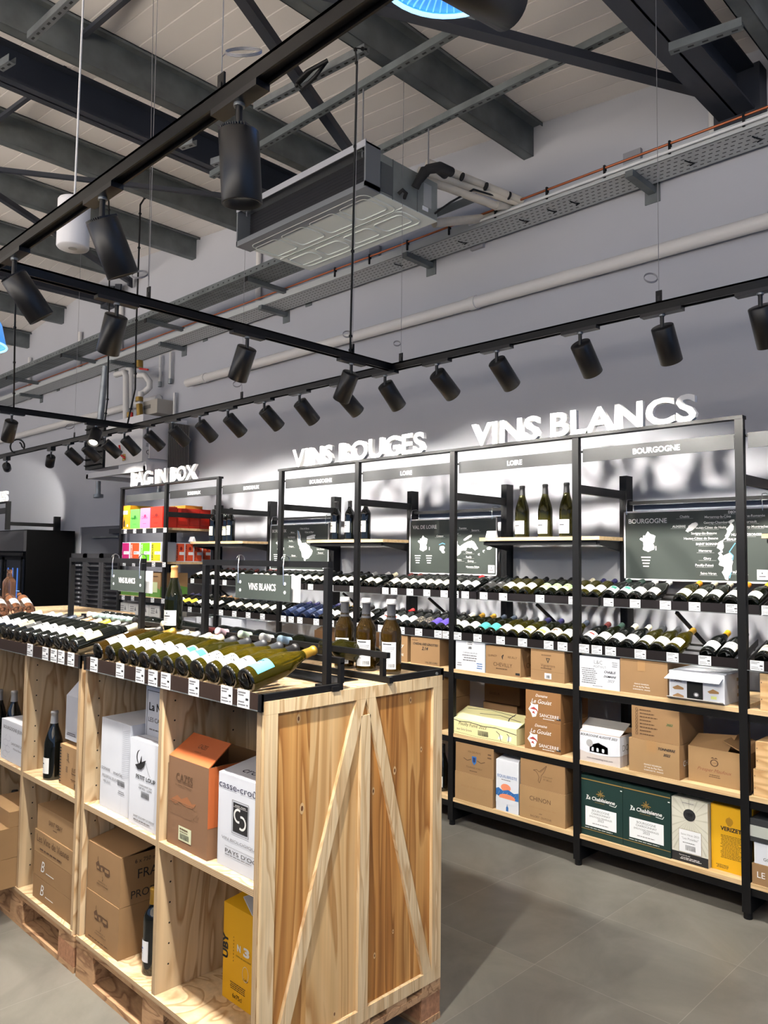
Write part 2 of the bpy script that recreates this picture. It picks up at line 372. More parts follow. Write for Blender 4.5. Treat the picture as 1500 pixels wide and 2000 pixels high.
# ---- cable trays, pipes and brackets along the back wall
mb = MB(); TY0, TY1, TZ = 4.33, 4.57, 4.05
PERF = mat('perforated_tray_metal', (186, 190, 192), .5)
mb.box(XL, 3, TY0, TY1, TZ, TZ+.002, PERF); mb.box(XL, 3, TY0, TY0+.003, TZ, TZ+.06, PERF); mb.box(XL, 3, TY1-.003, TY1, TZ, TZ+.06, PERF)
nrow = 5
for i in range(330):
    x = 1.0-i*.042 - (0 if i < 330 else 0)
    for j in range(nrow):
        y = TY0+.03+j*.043; xx = x-(.021 if j % 2 else 0)
        mb.add([(xx-.011, y-.004, TZ-.001), (xx+.011, y-.004, TZ-.001), (xx+.011, y+.004, TZ-.001), (xx-.011, y+.004, TZ-.001)], [(3,2,1,0)], SLOT)
tag(mb.build('cable_tray', origin=(-5, TY0, TZ)), 'long perforated steel cable tray fixed along the back wall', 'cable tray')
mb = MB(); UY0, UY1, UZZ = 3.90, 4.14, 4.13
mb.box(XL, -3.7, UY0, UY1, UZZ, UZZ+.002, GALVD); mb.box(XL, -3.7, UY0, UY0+.003, UZZ, UZZ+.06, GALVD); mb.box(XL, -3.2, UY1-.003, UY1, UZZ, UZZ+.06, GALVD)
for i in range(210):
    x = -3.8-i*.042
    for j in range(5):
        y = UY0+.03+j*.043
        mb.add([(x-.011, y-.004, UZZ-.001), (x+.011, y-.004, UZZ-.001), (x+.011, y+.004, UZZ-.001), (x-.011, y+.004, UZZ-.001)], [(3,2,1,0)], SLOT)
    if i % 2 == 0: mb.add([(x-.011, UY0-.001, UZZ+.024), (x+.011, UY0-.001, UZZ+.024), (x+.011, UY0-.001, UZZ+.036), (x-.011, UY0-.001, UZZ+.036)], [(0,1,2,3)], SLOT)
tag(mb.build('cable_tray', origin=(-8, UY0, UZZ)), 'darker cable tray on the strut arms in front of the wall tray', 'cable tray')
for k, x in enumerate((-5.55, -7.31, -9.37, -11.15)):
    mb = MB(); mb.bar((x, 3.9, UZZ-.022), (x, WALLY, UZZ-.022), .041, .041, GALVD); mb.box(x-.045, x+.045, WALLY-.008, WALLY, UZZ-.09, UZZ+.05, GALVD); mb.box(x-.022, x+.022, 3.895, 3.9, UZZ-.045, UZZ, BLACK)
    tag(mb.build('tray_bracket', origin=(x, WALLY, UZZ)), f'cantilever strut arm carrying the darker tray, {ORD[k]} counting from the air conditioner', 'bracket')
for k, px in enumerate((1268, 835, 552, 353, 255, 75)):
    x = xat(px, TY1, TZ-.03); mb = MB()
    mb.bar((x, TY0-.03, TZ-.022), (x, WALLY, TZ-.022), .05, .04, GALVD); mb.box(x-.05, x+.05, WALLY-.008, WALLY, TZ-.1, TZ+.1, GALVD)
    tag(mb.build('tray_bracket', origin=(x, WALLY, TZ)), f'short steel bracket under the perforated wall tray, {ORD[k]} from the picture edge', 'bracket')
COPPER = mat('copper_pipe', (176, 104, 70), .4, metal=.6)
mb = MB(); mb.tube([(3, TY0+.0, TZ+.085), (-3.2, TY0, TZ+.085), (-12, TY0, TZ+.085)], .008, COPPER, 8)
tag(mb.build('copper_pipe', origin=(-4, TY0, TZ+.1)), 'thin copper pipe running along the edge of the wall tray', 'pipe')
mb = MB(); mb.tube([(3, TY0-.02, TZ+.03), (-3.4, TY0-.02, TZ+.03)], .009, WHITE, 8)
tag(mb.build('cable_conduit', origin=(-1, TY0, TZ+.03)), 'thin white conduit clipped along the wall tray below the copper pipe', 'pipe')
mb = MB()
for i in range(9):
    x = -1.5-i*.42; mb.box(x-.006, x+.006, TY0-.012, TY0+.012, TZ+.02, TZ+.1, BLACK)
for px, py in ((1478, 276), (1345, 316), (1120, 405), (1075, 402), (1020, 430), (900, 470), (775, 510)):
    p = at(px, py, 4.42); mb.tube([(p.x-.02, TY0+.08, TZ-.006), (p.x, TY0+.11, TZ-.014), (p.x+.01, TY0+.15, TZ-.006), (p.x-.02, TY0+.16, TZ-.006)], .004, BLACK, 6)
tag(mb.build('cable_ties', origin=(-3, TY0, TZ)), 'black cable ties knotted through the perforated wall tray', 'cable ties', kind='stuff')
PIPEW = mat('white_painted_pipe', (216, 214, 212), .55)
mb = MB(); mb.tube([(3, 4.55, 3.60), (-7.55, 4.55, 3.60)], .045, PIPEW, 14)
for px in (925, 400):
    x = xat(px, 4.55, 3.6); mb.tube([(x-.03, 4.55, 3.60), (x+.03, 4.55, 3.60)], .052, PIPEW, 14); mb.box(x-.015, x+.015, 4.55, WALLY, 3.58, 3.62, PIPEW)
tag(mb.build('wall_pipe', origin=(-3, 4.55, 3.6)), 'thick white pipe running level along the back wall', 'pipe')
mb = MB(); mb.tube([(-8.2, 4.57, 3.52), (-13.5, 4.57, 3.52)], .045, PIPEW, 12)
tag(mb.build('wall_pipe', origin=(-10, 4.57, 3.5)), 'white pipe along the wall beyond the gas heater', 'pipe')
for k, (px, za, zb) in enumerate(((155, 4.05, 4.75), (57, 4.05, 4.7), (1393, 4.1, 4.6), (505, 4.13, 5.0), (236, 4.13, 5.0))):
    x = xat(px, 4.58, (za+zb)/2); mb = MB(); mb.tube([(x, 4.58, za), (x, 4.58, zb)], .028, PIPEW, 10)
    tag(mb.build('conduit', origin=(x, 4.58, za)), 'upright white conduit on the wall above the cable tray', 'pipe', 'upright conduits above the tray')
for k, (px, za, zb) in enumerate(((313, 3.66, 4.03), (333, 3.66, 4.03), (311, 2.4, 3.05), (339, 2.5, 3.54))):
    x = xat(px, 4.58, (za+zb)/2); mb = MB(); mb.tube([(x, 4.58, za), (x, 4.58, zb)], .018, PIPEW, 8); mb.tube([(x, 4.58, za), (x, 4.58, za+.06)], .024, GALV, 8)
    tag(mb.build('conduit', origin=(x, 4.58, za)), 'thin upright conduit beside the junction box above bag in box', 'pipe', 'thin conduits by the junction box')
for px, py in ((1238, 318), (735, 500), (935, 470)):
    p = at(px, py, WALLY); mb = MB(); mb.box(p.x-.06, p.x+.06, WALLY-.03, WALLY, p.z-.07, p.z+.07, mat('grey_plastic', (150, 150, 156), .6))
    tag(mb.build('junction_box', origin=p), 'small grey junction box on the wall above the perforated tray', 'junction box', 'grey boxes above the wall tray')
# ---- ducted air conditioner
ACX0, ACX1, ACY0, ACY1, ACZ0, ACZ1 = -4.38, -3.12, 2.99, 3.63, 3.80, 4.045
ac = thing('air_conditioner', 'silver ducted air conditioner hung under the roof in front of the wall', 'air conditioner', (-3.75, 3.3, 3.8))
ACL = mat('galvanised_casing', (150, 156, 154), .45, metal=.45, var=.12, vscale=12); ACB = mat('pale_underside_sheet', (226, 233, 230), .4)
mb = MB(); mb.box(ACX0+.02, ACX1, ACY0+.125, ACY1, ACZ0+.005, ACZ1, ACL)
for a in ((3.22, 3.225), (3.44, 3.443)): mb.box(ACX1, ACX1+.004, a[0], a[1], ACZ0, ACZ1, GALVD)
mb.box(ACX1, ACX1+.003, 3.12, 3.22, ACZ0+.02, ACZ1-.05, mat('dark_grey_inset', (84, 88, 90), .6)); mb.box(ACX1, ACX1+.004, 3.5, 3.57, ACZ0+.06, ACZ1-.04, mat('rating_plate', (176, 178, 178), .5))
mb.box(ACX1, ACX1+.005, 3.49, 3.54, ACZ0+.03, ACZ0+.055, PAPER)
mb.build('casing', ac)
mb = MB(); mb.box(ACX0+.03, ACX1, ACY0+.04, ACY1, ACZ0-.002, ACZ0+.004, ACB)
def rrect(x0, x1, y0, y1, r=.03):
    P = []
    for cx, cyy, a0 in ((x1-r, y1-r, 0), (x0+r, y1-r, 90), (x0+r, y0+r, 180), (x1-r, y0+r, 270)):
        for k in range(5): a = math.radians(a0+k*22.5); P.append((cx+r*math.cos(a), cyy+r*math.sin(a), ACZ0-.003))
    return P+P[:1]
for row in ((ACY0+.10, ACY0+.30), (ACY0+.40, ACY0+.53)):
    for k in range(4):
        x1 = ACX1-.10-k*.285; mb.tube(rrect(x1-.235, x1, *row), .005, ACB, 6, caps=False)
    mb.tube(rrect(ACX0+.08, ACX1-.06, row[0]-.045, row[1]+.045, .05), .005, ACB, 6, caps=False)
mb.tube([(ACX0+.05, ACY0+.345, ACZ0-.003), (ACX1-.02, ACY0+.345, ACZ0-.003)], .005, ACB, 6)
mb.build('underside_panel', ac)
mb = MB(); zt = ACZ1+.02; FR = mat('plenum_flange', (128, 132, 138), .5, metal=.4)
mb.box(ACX0, ACX1+.01, ACY0, ACY0+.12, ACZ0-.006, ACZ0+.03, FR); mb.box(ACX0, ACX1+.01, ACY0, ACY0+.12, zt-.012, zt, FR)
mb.box(ACX0, ACX0+.012, ACY0, ACY0+.12, ACZ0, zt, FR); mb.box(ACX1-.002, ACX1+.01, ACY0, ACY0+.12, ACZ0, zt, FR)
mb.box(ACX0, ACX1+.01, ACY0-.004, ACY0+.002, zt-.03, zt+.01, mat('bright_flange_edge', (188, 190, 198), .45, metal=.3))
mb.build('air_outlet_frame', ac)
mb = MB(); DC = mat('dark_coil', (13, 14, 21), .8)
mb.box(ACX0+.012, ACX1-.002, ACY0+.105, ACY0+.12, ACZ0+.03, zt-.012, DC)
for k in range(9): z = ACZ0+.045+k*.021; mb.box(ACX0+.012, ACX1-.002, ACY0+.103, ACY0+.106, z, z+.004, mat('coil_fin', (19, 20, 29), .8))
mb.build('coil', ac)
PIPEI = mat('white_pipe_lagging', (214, 206, 192), .8, var=.05, vscale=20); RUB = mat('black_rubber_lagging', (26, 26, 28), .85)
x = ACX1
mb = MB()
mb.tube([(x+.02, 3.44, 4.0), (x+.10, 3.43, 4.03), (x+.13, 3.50, 4.06), (x+.12, 3.62, 4.075)], .03, RUB, 12)
mb.tube([(x+.02, 3.40, 3.93), (x+.08, 3.41, 4.02), (x+.11, 3.50, 4.055), (x+.09, 3.6, 4.06)], .026, RUB, 12)
mb.build('black_lagging', ac)
mb = MB()
A = [at(835, 318, 3.64), at(905, 346, 3.95), at(1020, 393, 4.36)]; B = [at(818, 332, 3.62), at(905, 362, 3.95), at(1015, 398, 4.36)]; Cc = [at(795, 342, 3.45), at(870, 365, 3.75), at(968, 402, 4.2), at(975, 408, 4.25), at(945, 425, 4.2), at(850, 434, 3.75)]
for pts, r in ((A, .026), (B, .022), (Cc[:3], .026)): mb.tube(pts, r, PIPEI, 12)
mb.tube([at(968, 402, 4.2), at(1000, 400, 4.36), at(945, 426, 4.36), at(848, 436, 3.9)], .03, PIPEI, 12)
for k in (0.35, .6, .85):
    p = A[0].lerp(A[2], k); dd = (A[2]-A[0]).normalized()*.004; mb.tube([p-dd, p+dd], .0275, RUB, 12)
mb.build('pipe_run', ac)
mb = MB(); mb.tube([(x+.01, 3.60, 3.84), at(880, 395, 3.8), at(925, 370, 4.0), at(975, 385, 4.2), at(1000, 400, 4.36)], .007, RUB, 8)
mb.tube([(x+.004, 3.27, 3.85), (x+.03, 3.28, 3.87), (x+.03, 3.31, 3.86), (x+.004, 3.32, 3.84)], .012, RUB, 8)
mb.build('power_cable', ac)
for k, (rx, ry) in enumerate(((ACX1-.06, 3.03), (ACX1-.06, 3.61), (ACX0+.06, 3.03), (ACX0+.06, 3.61))):
    mb = MB(); mb.tube([(rx, ry, ACZ1-.04), (rx, ry, 4.44)], .005, STEELW, 6); mb.box(rx-.02, rx+.02, ry-.02, ry+.02, ACZ1-.01, ACZ1+.012, GALV)
    mb.build('hanging_rod', ac)
# ---- wall-hung gas heater, its bracket, pipes and junction box
HW = mat('white_enamel', (212, 212, 216), .45)
ht = thing('gas_heater', 'white wall-hung gas heater with black outlet above bag in box', 'heater', (-7.9, 4.2, 2.62))
mb = MB(); mb.box(-8.28, -7.45, 3.98, 4.5, 2.66, 3.16, HW); mb.box(-7.9, -7.42, 4.05, 4.46, 2.7, 3.1, HW)
mb.text('CE', (-7.44, 4.02, 2.74), UY, UZ, INK, h=.05, al='l'); mb.box(-7.451, -7.449, 4.02, 4.14, 2.82, 2.86, mat('grey_print', (150, 150, 154), .6)); mb.build('casing', ht)
mb = MB(); mb.box(-8.74, -8.30, 3.96, 4.02, 2.66, 3.18, mat('black_outlet', (12, 13, 16), .5))
for k in range(7): mb.bar((-8.73, 3.95, 2.7+k*.07), (-8.31, 3.95, 2.7+k*.07), .03, .006, BLACK, up=(0, .5, 1))
mb.box(-8.74, -8.28, 4.02, 4.5, 2.66, 3.16, HW); mb.build('air_outlet', ht)
mb = MB(); GR = mat('grille_mesh', (120, 118, 112), .6); mb.box(-7.40, -7.39, 4.25, 4.5, 2.6, 3.1, GR)
for k in range(12):
    mb.box(-7.39, -7.385, 4.25+k*.02, 4.257+k*.02, 2.6, 3.1, mat('grille_gap', (60, 60, 60), .7))
mb.build('mesh_grille', ht)
mb = MB(); mb.box(-8.75, -7.35, 3.98, 4.03, 2.56, 2.62, HW); mb.box(-8.75, -8.70, 3.98, WALLY, 2.56, 2.61, HW); mb.box(-7.42, -7.37, 3.98, WALLY, 2.56, 2.61, HW); mb.box(-8.0, -7.4, 4.0, 4.3, 2.56, 2.66, HW)
mb.build('wall_bracket', ht)
BRASS = mat('brass_fitting', (150, 122, 62), .4, metal=.7); REDH = mat('red_valve_handle', (190, 40, 38), .45)
mb = MB()
def pts(l, Y): return [at(px, py, Y) for px, py in l]
mb.tube(pts([(226, 732), (243, 727), (246, 735), (246, 870)], 4.3), .035, PIPEW, 10)
mb.tube(pts([(250, 722), (256, 722), (256, 730), (255, 800), (255, 840)], 4.35), .03, PIPEW, 10)
mb.tube(pts([(265, 733), (283, 733), (292, 745), (292, 756), (284, 764), (278, 768)], 4.4), .035, PIPEW, 10)
mb.tube(pts([(275, 765), (274, 778), (272, 830), (271, 888), (265, 892)], 4.35), .032, PIPEW, 10); mb.build('water_pipe', ht)
mb = MB(); mb.tube(pts([(272, 705), (272, 718)], 4.3), .045, BRASS, 8); mb.tube(pts([(272, 776), (272, 784)], 4.33), .045, BRASS, 8); mb.tube(pts([(272, 790), (273, 806), (272, 820)], 4.33), .038, BRASS, 8); mb.tube(pts([(246, 888), (246, 900)], 4.0), .04, BRASS, 8); mb.tube(pts([(254, 806), (254, 815)], 4.3), .038, BRASS, 8); mb.build('brass_valve', ht)
mb = MB(); mb.tube(pts([(273, 720), (289, 722)], 4.25), .012, REDH, 6); mb.tube(pts([(233, 870), (236, 889), (243, 894)], 3.95), .012, REDH, 6); mb.tube(pts([(257, 806), (258, 822)], 4.25), .016, REDH, 6); mb.build('valve_handle', ht)
a, b = at(304, 806, 4.45), at(320, 778, 4.45)
mb = MB(); jb = mat('beige_plastic', (176, 170, 160), .55); mb.box(a.x-.2, a.x+.12, 4.40, WALLY, a.z-.02, b.z, jb); mb.box(a.x-.18, a.x-.03, 4.392, 4.40, a.z+.05, b.z-.05, mat('smoked_cover', (110, 108, 104), .4))
tag(mb.build('junction_box', origin=a), 'beige electrical box with cover on the wall above bag in box', 'junction box')
mb = MB(); mb.tube([at(192, 940, 4.3), at(192, 968, 4.3)], .03, GALV, 10); mb.tube([at(192, 966, 4.3), at(192, 972, 4.3)], .06, GALV, 10)
mb.build('drain_pipe', ht)
mb = MB(); mb.tube([at(206, 715, 4.2), at(196, 820, 4.2)], .04, GALV, 10)
mb.build('flue_pipe', ht)
# ================================================================ lighting tracks and spotlights
def yat(px, X, z):
    k = (px-750)/FLEN; q = AR - AF*k
    return -(q.x*X + q.z*(z-CAM_Z))/q.y
TRZ0, TRZ1 = 2.790, 2.831
def track(p, q, label):
    p = Vector(p); q = Vector(q); mb = MB(); zc = (TRZ0+TRZ1)/2; d = (q-p).normalized(); n = d.cross(UZ)
    for s in (-1, 1): mb.bar(p+n*s*.017+UZ*zc, q+n*s*.017+UZ*zc, .006, TRZ1-TRZ0, BLACK2)
    mb.bar(p+UZ*(TRZ1-.004), q+UZ*(TRZ1-.004), .04, .008, BLACK2); mb.bar(p+UZ*(TRZ0+.016), q+UZ*(TRZ0+.016), .03, .004, mat('track_slot', (6, 6, 8), .8))
    return tag(mb.build('lighting_track', origin=(p+q)/2+UZ*TRZ0), label, 'lighting track')
MY, NY, C1X, C2X = 3.29, 1.05, -3.174, -6.337
track((3.0, MY, 0), (-11.0, MY, 0), 'long black lighting track running parallel to the wine wall')
track((1.6, NY, 0), (-6.5, NY, 0), 'nearest black lighting track crossing the top corner overhead')
track((C1X, NY, 0), (C1X, MY-.02, 0), 'black cross track joining the wall track above VINS ROUGES')
track((C2X, NY, 0), (C2X, MY-.02, 0), 'black cross track joining the wall track near the gas heater')
LENS = mat('lamp_lens', (255, 246, 228), .3, emit=4.0); REFL = mat('lamp_reflector', (215, 215, 215), .2, metal=.9)
def spot(x, y, d, label, group, power=0, along='x', L=.172, R=.0495, cone=88, blend=.45, fins=False, small=False, stem=.064):
    d = Vector(d).normalized(); root = thing('spotlight', label, 'spotlight', (x, y, TRZ0), group)
    mb = MB(); a = .095 if not small else .05; hw = .02 if not small else .025; h0 = TRZ0-(.016 if not small else .04)
    if along == 'x': mb.box(x-a, x+a, y-hw, y+hw, h0, TRZ0, SPOTB)
    else: mb.box(x-hw, x+hw, y-a, y+a, h0, TRZ0, SPOTB)
    mb.build('track_adapter', root)
    mb = MB(); mb.tube([(x, y, h0), (x, y, h0-.008)], .014, GALV, 10); mb.tube([(x, y, h0-.004), (x, y, h0-stem)], .009, SPOTB, 10); mb.build('stem', root)
    Q = d.to_track_quat('Z', 'Y').to_matrix().to_4x4(); c = Vector((x, y, h0-stem+.01)); X = Matrix.Translation(c) @ Q
    mb = MB(); mb.lathe([(0, 0), (R-.002, 0), (R, .003), (R, L-.002), (R-.002, L), (R-.005, L), (R-.008, L-.03)], SPOTB, 28, X)
    if fins:
        for k in range(-6, 7):
            w = math.sqrt(max(0, R*R-(k*.006)**2))*.95; b = MB(); mb.box(k*.006-.0012, k*.006+.0012, -w, w, -.006, .001, SPOTB, X=X)
    mb.build('housing', root)
    mb = MB(); mb.lathe([(R-.008, L-.03), (R-.014, L-.034)], REFL, 20, X); mb.lathe([(R-.014, L-.034), (0, L-.034)], LENS, 20, X); mb.build('reflector', root)
    if power:
        ld = bpy.data.lights.new('lamp', 'SPOT'); ld.energy = power; ld.color = WARM; ld.spot_size = math.radians(cone); ld.spot_blend = blend; ld.shadow_soft_size = .022
        lo = bpy.data.objects.new('lamp', ld); COL.objects.link(lo); lo.parent = root
        lo.matrix_local = Matrix.Translation(c+d*(L+.004)-Vector((x, y, TRZ0))) @ (-d).to_track_quat('Z', 'Y').to_matrix().to_4x4()
    return root
G1 = 'spotlights on the wall track'
for k, px in enumerate((1485, 1293, 1133, 970, 853, 752, 667, 585, 516, 445, 390, 337, 288, 243, 205, 166, 133)):
    x = xat(px, MY, 2.75); pan = (.10, -.02, .05, .18, .20, .06, .22, .14, .16, .12, .1, .18, .2, .06, .22, .1, .12)[k]
    tilt = (.55, .7, .92, 1.1, 1.3, 1.0, 1.3, 1.1, 1.2, 1.2, 1.15, 1.2, 1.25, 1.1, 1.3, 1.2, 1.2)[k]
    spot(x, MY, (pan*.5, tilt, -1), f'black spotlight on the wall track, {ORD[k] if k < 14 else ["fifteenth", "sixteenth", "seventeenth"][k-14]} from the right end', G1, WALL_W if k < 13 else WALL_W*.5)
for k, (px, lab) in enumerate(((100, 'small angular spotlight near the far end of the wall track'), (13, 'small angular spotlight at the far end by the cable loop'))):
    spot(xat(px, MY, 2.75), MY, (-3.0, 1.33, -.55) if px == 13 else (-.9, .25, -.8), lab, None, FAR_W*2, L=.125, R=.045, small=True, stem=.07, cone=40 if px == 13 else 60, blend=.35)
spot(.35, MY, (0, .7, -1), 'added unseen black spotlight on the wall track beyond the picture edge', None, WALL_W)  # out-of-view lamp added for light on rack and floor
spot(1.0, MY, (0, .7, -1), 'added unseen black spotlight on the wall track, outermost beyond the picture edge', None, WALL_W)  # second added lamp, also out of view
for k, (px, d, lab) in enumerate(((228, (-.6, .05, -1), 'black spotlight on the cross track, nearest the camera'), (483, (-.62, .05, -1), 'black spotlight in the middle of the cross track'), (686, (-.7, .1, -1), 'black spotlight at the junction end of the cross track'))):
    spot(C1X, yat(px, C1X, 2.75), d, lab, 'spotlights on the cross track', TABLE_W*.7, along='y')
spot(C2X, yat(23, C2X, 2.75), (-.7, .05, -1), 'black spotlight on the far cross track beside the hanging cable', None, TABLE_W, along='y')
spot(C2X, yat(188, C2X, 2.75), (.75, -.55, -.9), 'lit spotlight facing the camera under the far cross track', None, TABLE_W, along='y')
for k, (px, d, lab, pw) in enumerate(((467, (-.05, .12, -1), 'large black spotlight hanging straight down from the nearest track', 1.45), (200, (-.05, .52, -1), 'large tilted black spotlight on the nearest track beside the white pendant', 1), (28, (.1, .75, -1), 'tilted black spotlight on the nearest track at the picture edge', .7), (880, (.05, 1, .12), 'black spotlight cropped by the top picture edge beside the blue lamp', 0))):
    x = xat(px, NY, 2.75); spot(x, NY, d, lab, 'spotlights on the nearest track', TABLE_W*pw, fins=True, stem=.08 if px != 880 else .03, cone=84)
spot(-3.5, NY, (-.1, .5, -1), 'added unseen black spotlight on the nearest track beyond the picture edge', None, TABLE_W)  # unseen lamp added on the near track for extra light
spot(-.1, NY, (-.75, .55, -1), 'added unseen black spotlight on the nearest track above the aisle', None, TABLE_W*.55)  # out-of-view lamp added to brighten the crate end panel
# ---- suspension wires with their coiled ends, and power cables
def wire(x, y, label, coil=.035, z1=None, side=1, bracket=True, top=None):
    top = top or (x, y, roof(x)-.03); root = thing('suspension_wire', label, 'wire', (x, y, TRZ1))
    mb = MB(); mb.tube([(x, y, TRZ1+.02), top], .0016, STEELW, 5, caps=False); mb.build('wire', root)
    if coil:
        c = Vector((x-coil*1.2*side*AR.x, y-coil*1.2*side*AR.y, TRZ1+.11)); mb = MB()
        for t in range(3):
            mb.tube([c+AR*coil*math.cos(a*.314)+Vector((AF.x, AF.y, 0))*coil*math.sin(a*.314)*(.8 if coil > .03 else .2)+UZ*(coil*math.sin(a*.314)*.75+t*.003) for a in range(21)], .0015, STEELW, 5, caps=False)
        mb.tube([c+AR*coil*side, (x, y, TRZ1+.10)], .0014, STEELW, 5); mb.build('coil', root)
    if bracket:
        mb = MB(); mb.box(x-.014, x+.014, y-.003, y+.003, TRZ1-.01, TRZ1+.055, BLACK2); mb.box(x-.006, x+.006, y-.006, y+.006, TRZ1+.01, TRZ1+.03, SPOTB); mb.build('bracket', root)
    return root
for px, lab, cl in ((1287, 'suspension wire of the wall track beside VINS BLANCS', .03), (783, 'suspension wire of the wall track at the junction', .02), (472, 'suspension wire of the wall track above BAG IN BOX', .03), (145, 'suspension wire of the wall track beyond the heater', .04)):
    wire(xat(px, MY, TRZ1), MY, lab, cl)
wire(C1X, yat(290, C1X, TRZ1), 'suspension wire with coil on the cross track', .035)
wire(C1X, yat(688, C1X, TRZ1), 'suspension wire with coil near the track junction', .025, top=atz(700, 100, 4.47))
wire(xat(432, NY, TRZ1), NY, 'suspension wire with large coil on the nearest track', .045, side=-1)
mb = MB(); mb.tube([atz(300, -30, 3.6), atz(289, 600, 3.0)], .0014, STEELW, 5)
tag(mb.build('suspension_wire', origin=atz(300, 300, 3.3)), 'bare thin wire falling through the middle of the roof space', 'wire')
def cable(P, r, label, name='power_cable', m=BLACK, ties=0):
    mb = MB(); P = [Vector(p) for p in P]; mb.tube(P, r, m, 8)
    for k in range(ties):
        t = (k+.5)/ties*(len(P)-1); i = int(t); p = P[i].lerp(P[i+1], t-i); mb.tube([p-UZ*.006, p+UZ*.006], r*1.7, m, 8)
    return tag(mb.build(name, origin=P[0]), label, 'cable')
p1 = Vector((C1X, yat(684, C1X, TRZ1), TRZ1)); 
cable([p1, p1+Vector((0, .0, .05)), p1.lerp(atz(697, 130, 4.40), .45), atz(697, 130, 4.40), atz(694, 94, 4.46), atz(716, 96, 4.478)], .006, 'black power cable rising past the air conditioner to the roof', ties=7)
p2 = Vector((C2X, yat(205, C2X, TRZ1), TRZ1)); cable([p2, at(210, 780, p2.y), at(213, 640, p2.y), at(214, 470, p2.y), at(212, 380, p2.y)], .007, 'black power cable rising from the far cross track', ties=6)
p3 = Vector((C2X+.02, MY-.06, TRZ1)); cable([p3, at(264, 760, MY), at(266, 640, MY), at(272, 470, MY), at(274, 400, MY), at(288, 378, MY+.2)], .008, 'black power cable rising beside the heater pipes', ties=6)
cable([(C2X, yat(27, C2X, TRZ1), TRZ1), at(29, 640, 1.95), at(32, 480, 1.95)], .006, 'black power cable at the picture edge above the far cross track', ties=5)
q = at(34, 872, MY)
cable([q+Vector((.05*math.cos(a*.35)*AR.x, .05*math.cos(a*.35)*AR.y, .05*math.sin(a*.35)))*(1.6 if a < 36 else 1) for a in range(40)], .009, 'loop of spare black cable on the wall track far end', 'cable_loop')
cable([atz(578, 168, 4.42), atz(610, 135, 4.45), atz(637, 122, 4.48), atz(615, 150, 4.4), atz(590, 175, 4.4), atz(580, 160, 4.42), atz(600, 140, 4.44), atz(640, 118, 4.48)], .012, 'black cables tied in a bundle on the short bright channel')
# ---- pendants
pw = thing('pendant_speaker', 'white cylindrical pendant hanging on a white cord', 'pendant', (-3.52, 1.5, 3.1))
X = Matrix.Translation((-3.52, 1.5, 3.1)); mb = MB(); mb.lathe([(0, 0), (.068, 0), (.072, .006), (.072, .222), (.068, .228), (0, .228)], mat('white_pendant_shell', (236, 236, 240), .45), 32, X); mb.build('shell', pw)
mb = MB(); mb.lathe([(.02, -.002), (0, -.002)], mat('grey_grille', (170, 170, 172), .5), 16, X); mb.build('grille', pw)
mb = MB(); mb.tube([(-3.52, 1.5, 3.32), (-3.515, 1.505, 4.3), (-3.5, 1.51, roof(-3.5)-.02)], .005, WHITE, 8); mb.build('cord', pw)
BLUEL = mat('blue_lit_prism', (70, 150, 235), .25, emit=.85); RIML = mat('bright_lamp_rim', (170, 220, 255), .3, emit=1.3)
def highbay(c, R, label):
    root = thing('pendant_lamp', label, 'pendant lamp', c); X = Matrix.Translation(c)
    mb = MB(); mb.lathe([(R, 0), (R*.96, .04), (R*.86, .14), (R*.62, .24), (R*.5, .28)], BLUEL, 40, X); mb.lathe([(R*.98, .012), (R*.4, .03), (0, .03)], BLUEL, 40, X)
    for k in range(60):
        a = k*math.pi/30; p = Vector((math.cos(a), math.sin(a), 0)); mb.bar(Vector(c)+p*R*.3+UZ*.024, Vector(c)+p*R*.97+UZ*.01, .003, .006, mat('prism_edge', (120, 190, 245), .2, emit=.9))
    mb.build('shade', root)
    mb = MB(); mb.tube([Vector(c)+Vector((R*math.cos(a*math.pi/20), R*math.sin(a*math.pi/20), 0)) for a in range(41)], .007, RIML, 8, caps=False); mb.build('rim', root)
    mb = MB(); mb.lathe([(R*.5, .28), (R*.5, .36), (R*.2, .42), (0, .42)], DSTEEL, 24, X); mb.tube([Vector(c)+UZ*.4, Vector((c[0], c[1], roof(c[0])-.02))], .006, BLACK, 6); mb.build('driver_housing', root)
highbay((-1.385, 1.66, 3.4), .22, 'round blue-lit pendant lamp cropped by the top picture edge')
highbay((-5.2, 1.58, 2.98), .22, 'blue-lit pendant lamp barely visible at the side picture edge')
# ================================================================ wall rack bays
D0 = 3.89
def PX(k): return -1.378-.9*k       # right edge of post k
PW, PD = .04, .03
BAYS = ['Z', 'A', 'B', 'C', 'D', 'E', 'F', 'G']
BN = {'Z': 'end bay at the picture edge', 'A': 'BOURGOGNE bay of white wines', 'B': 'LOIRE bay of white wines', 'C': 'LOIRE bay of red wines', 'D': 'BOURGOGNE bay of red wines',
      'E': 'BORDEAUX bay with the map', 'F': 'BORDEAUX bay beneath BAG IN BOX', 'G': 'bag in box bay'}
def bayx(b):
    k = BAYS.index(b)-1; return PX(k+1), PX(k)-PW      # clear span between the posts
RACK = {}
SH = (.172, .574, .978)
RAILM = mat('smoked_price_rail', (58, 46, 42), .25, spec=.4); RAILB = mat('dark_price_rail', (34, 31, 32), .22, spec=.4); TRAYM = mat('black_bottle_tray', (22, 22, 24), .5)
def front_post(mb, x, z1=2.375):
    mb.box(x-PW, x, D0, D0+PD, .03, z1, BLACK); mb.box(x-PW-.002, x+.002, D0+.02, D0+.028, .2, z1-.05, mat('post_groove', (12, 12, 13), .6))
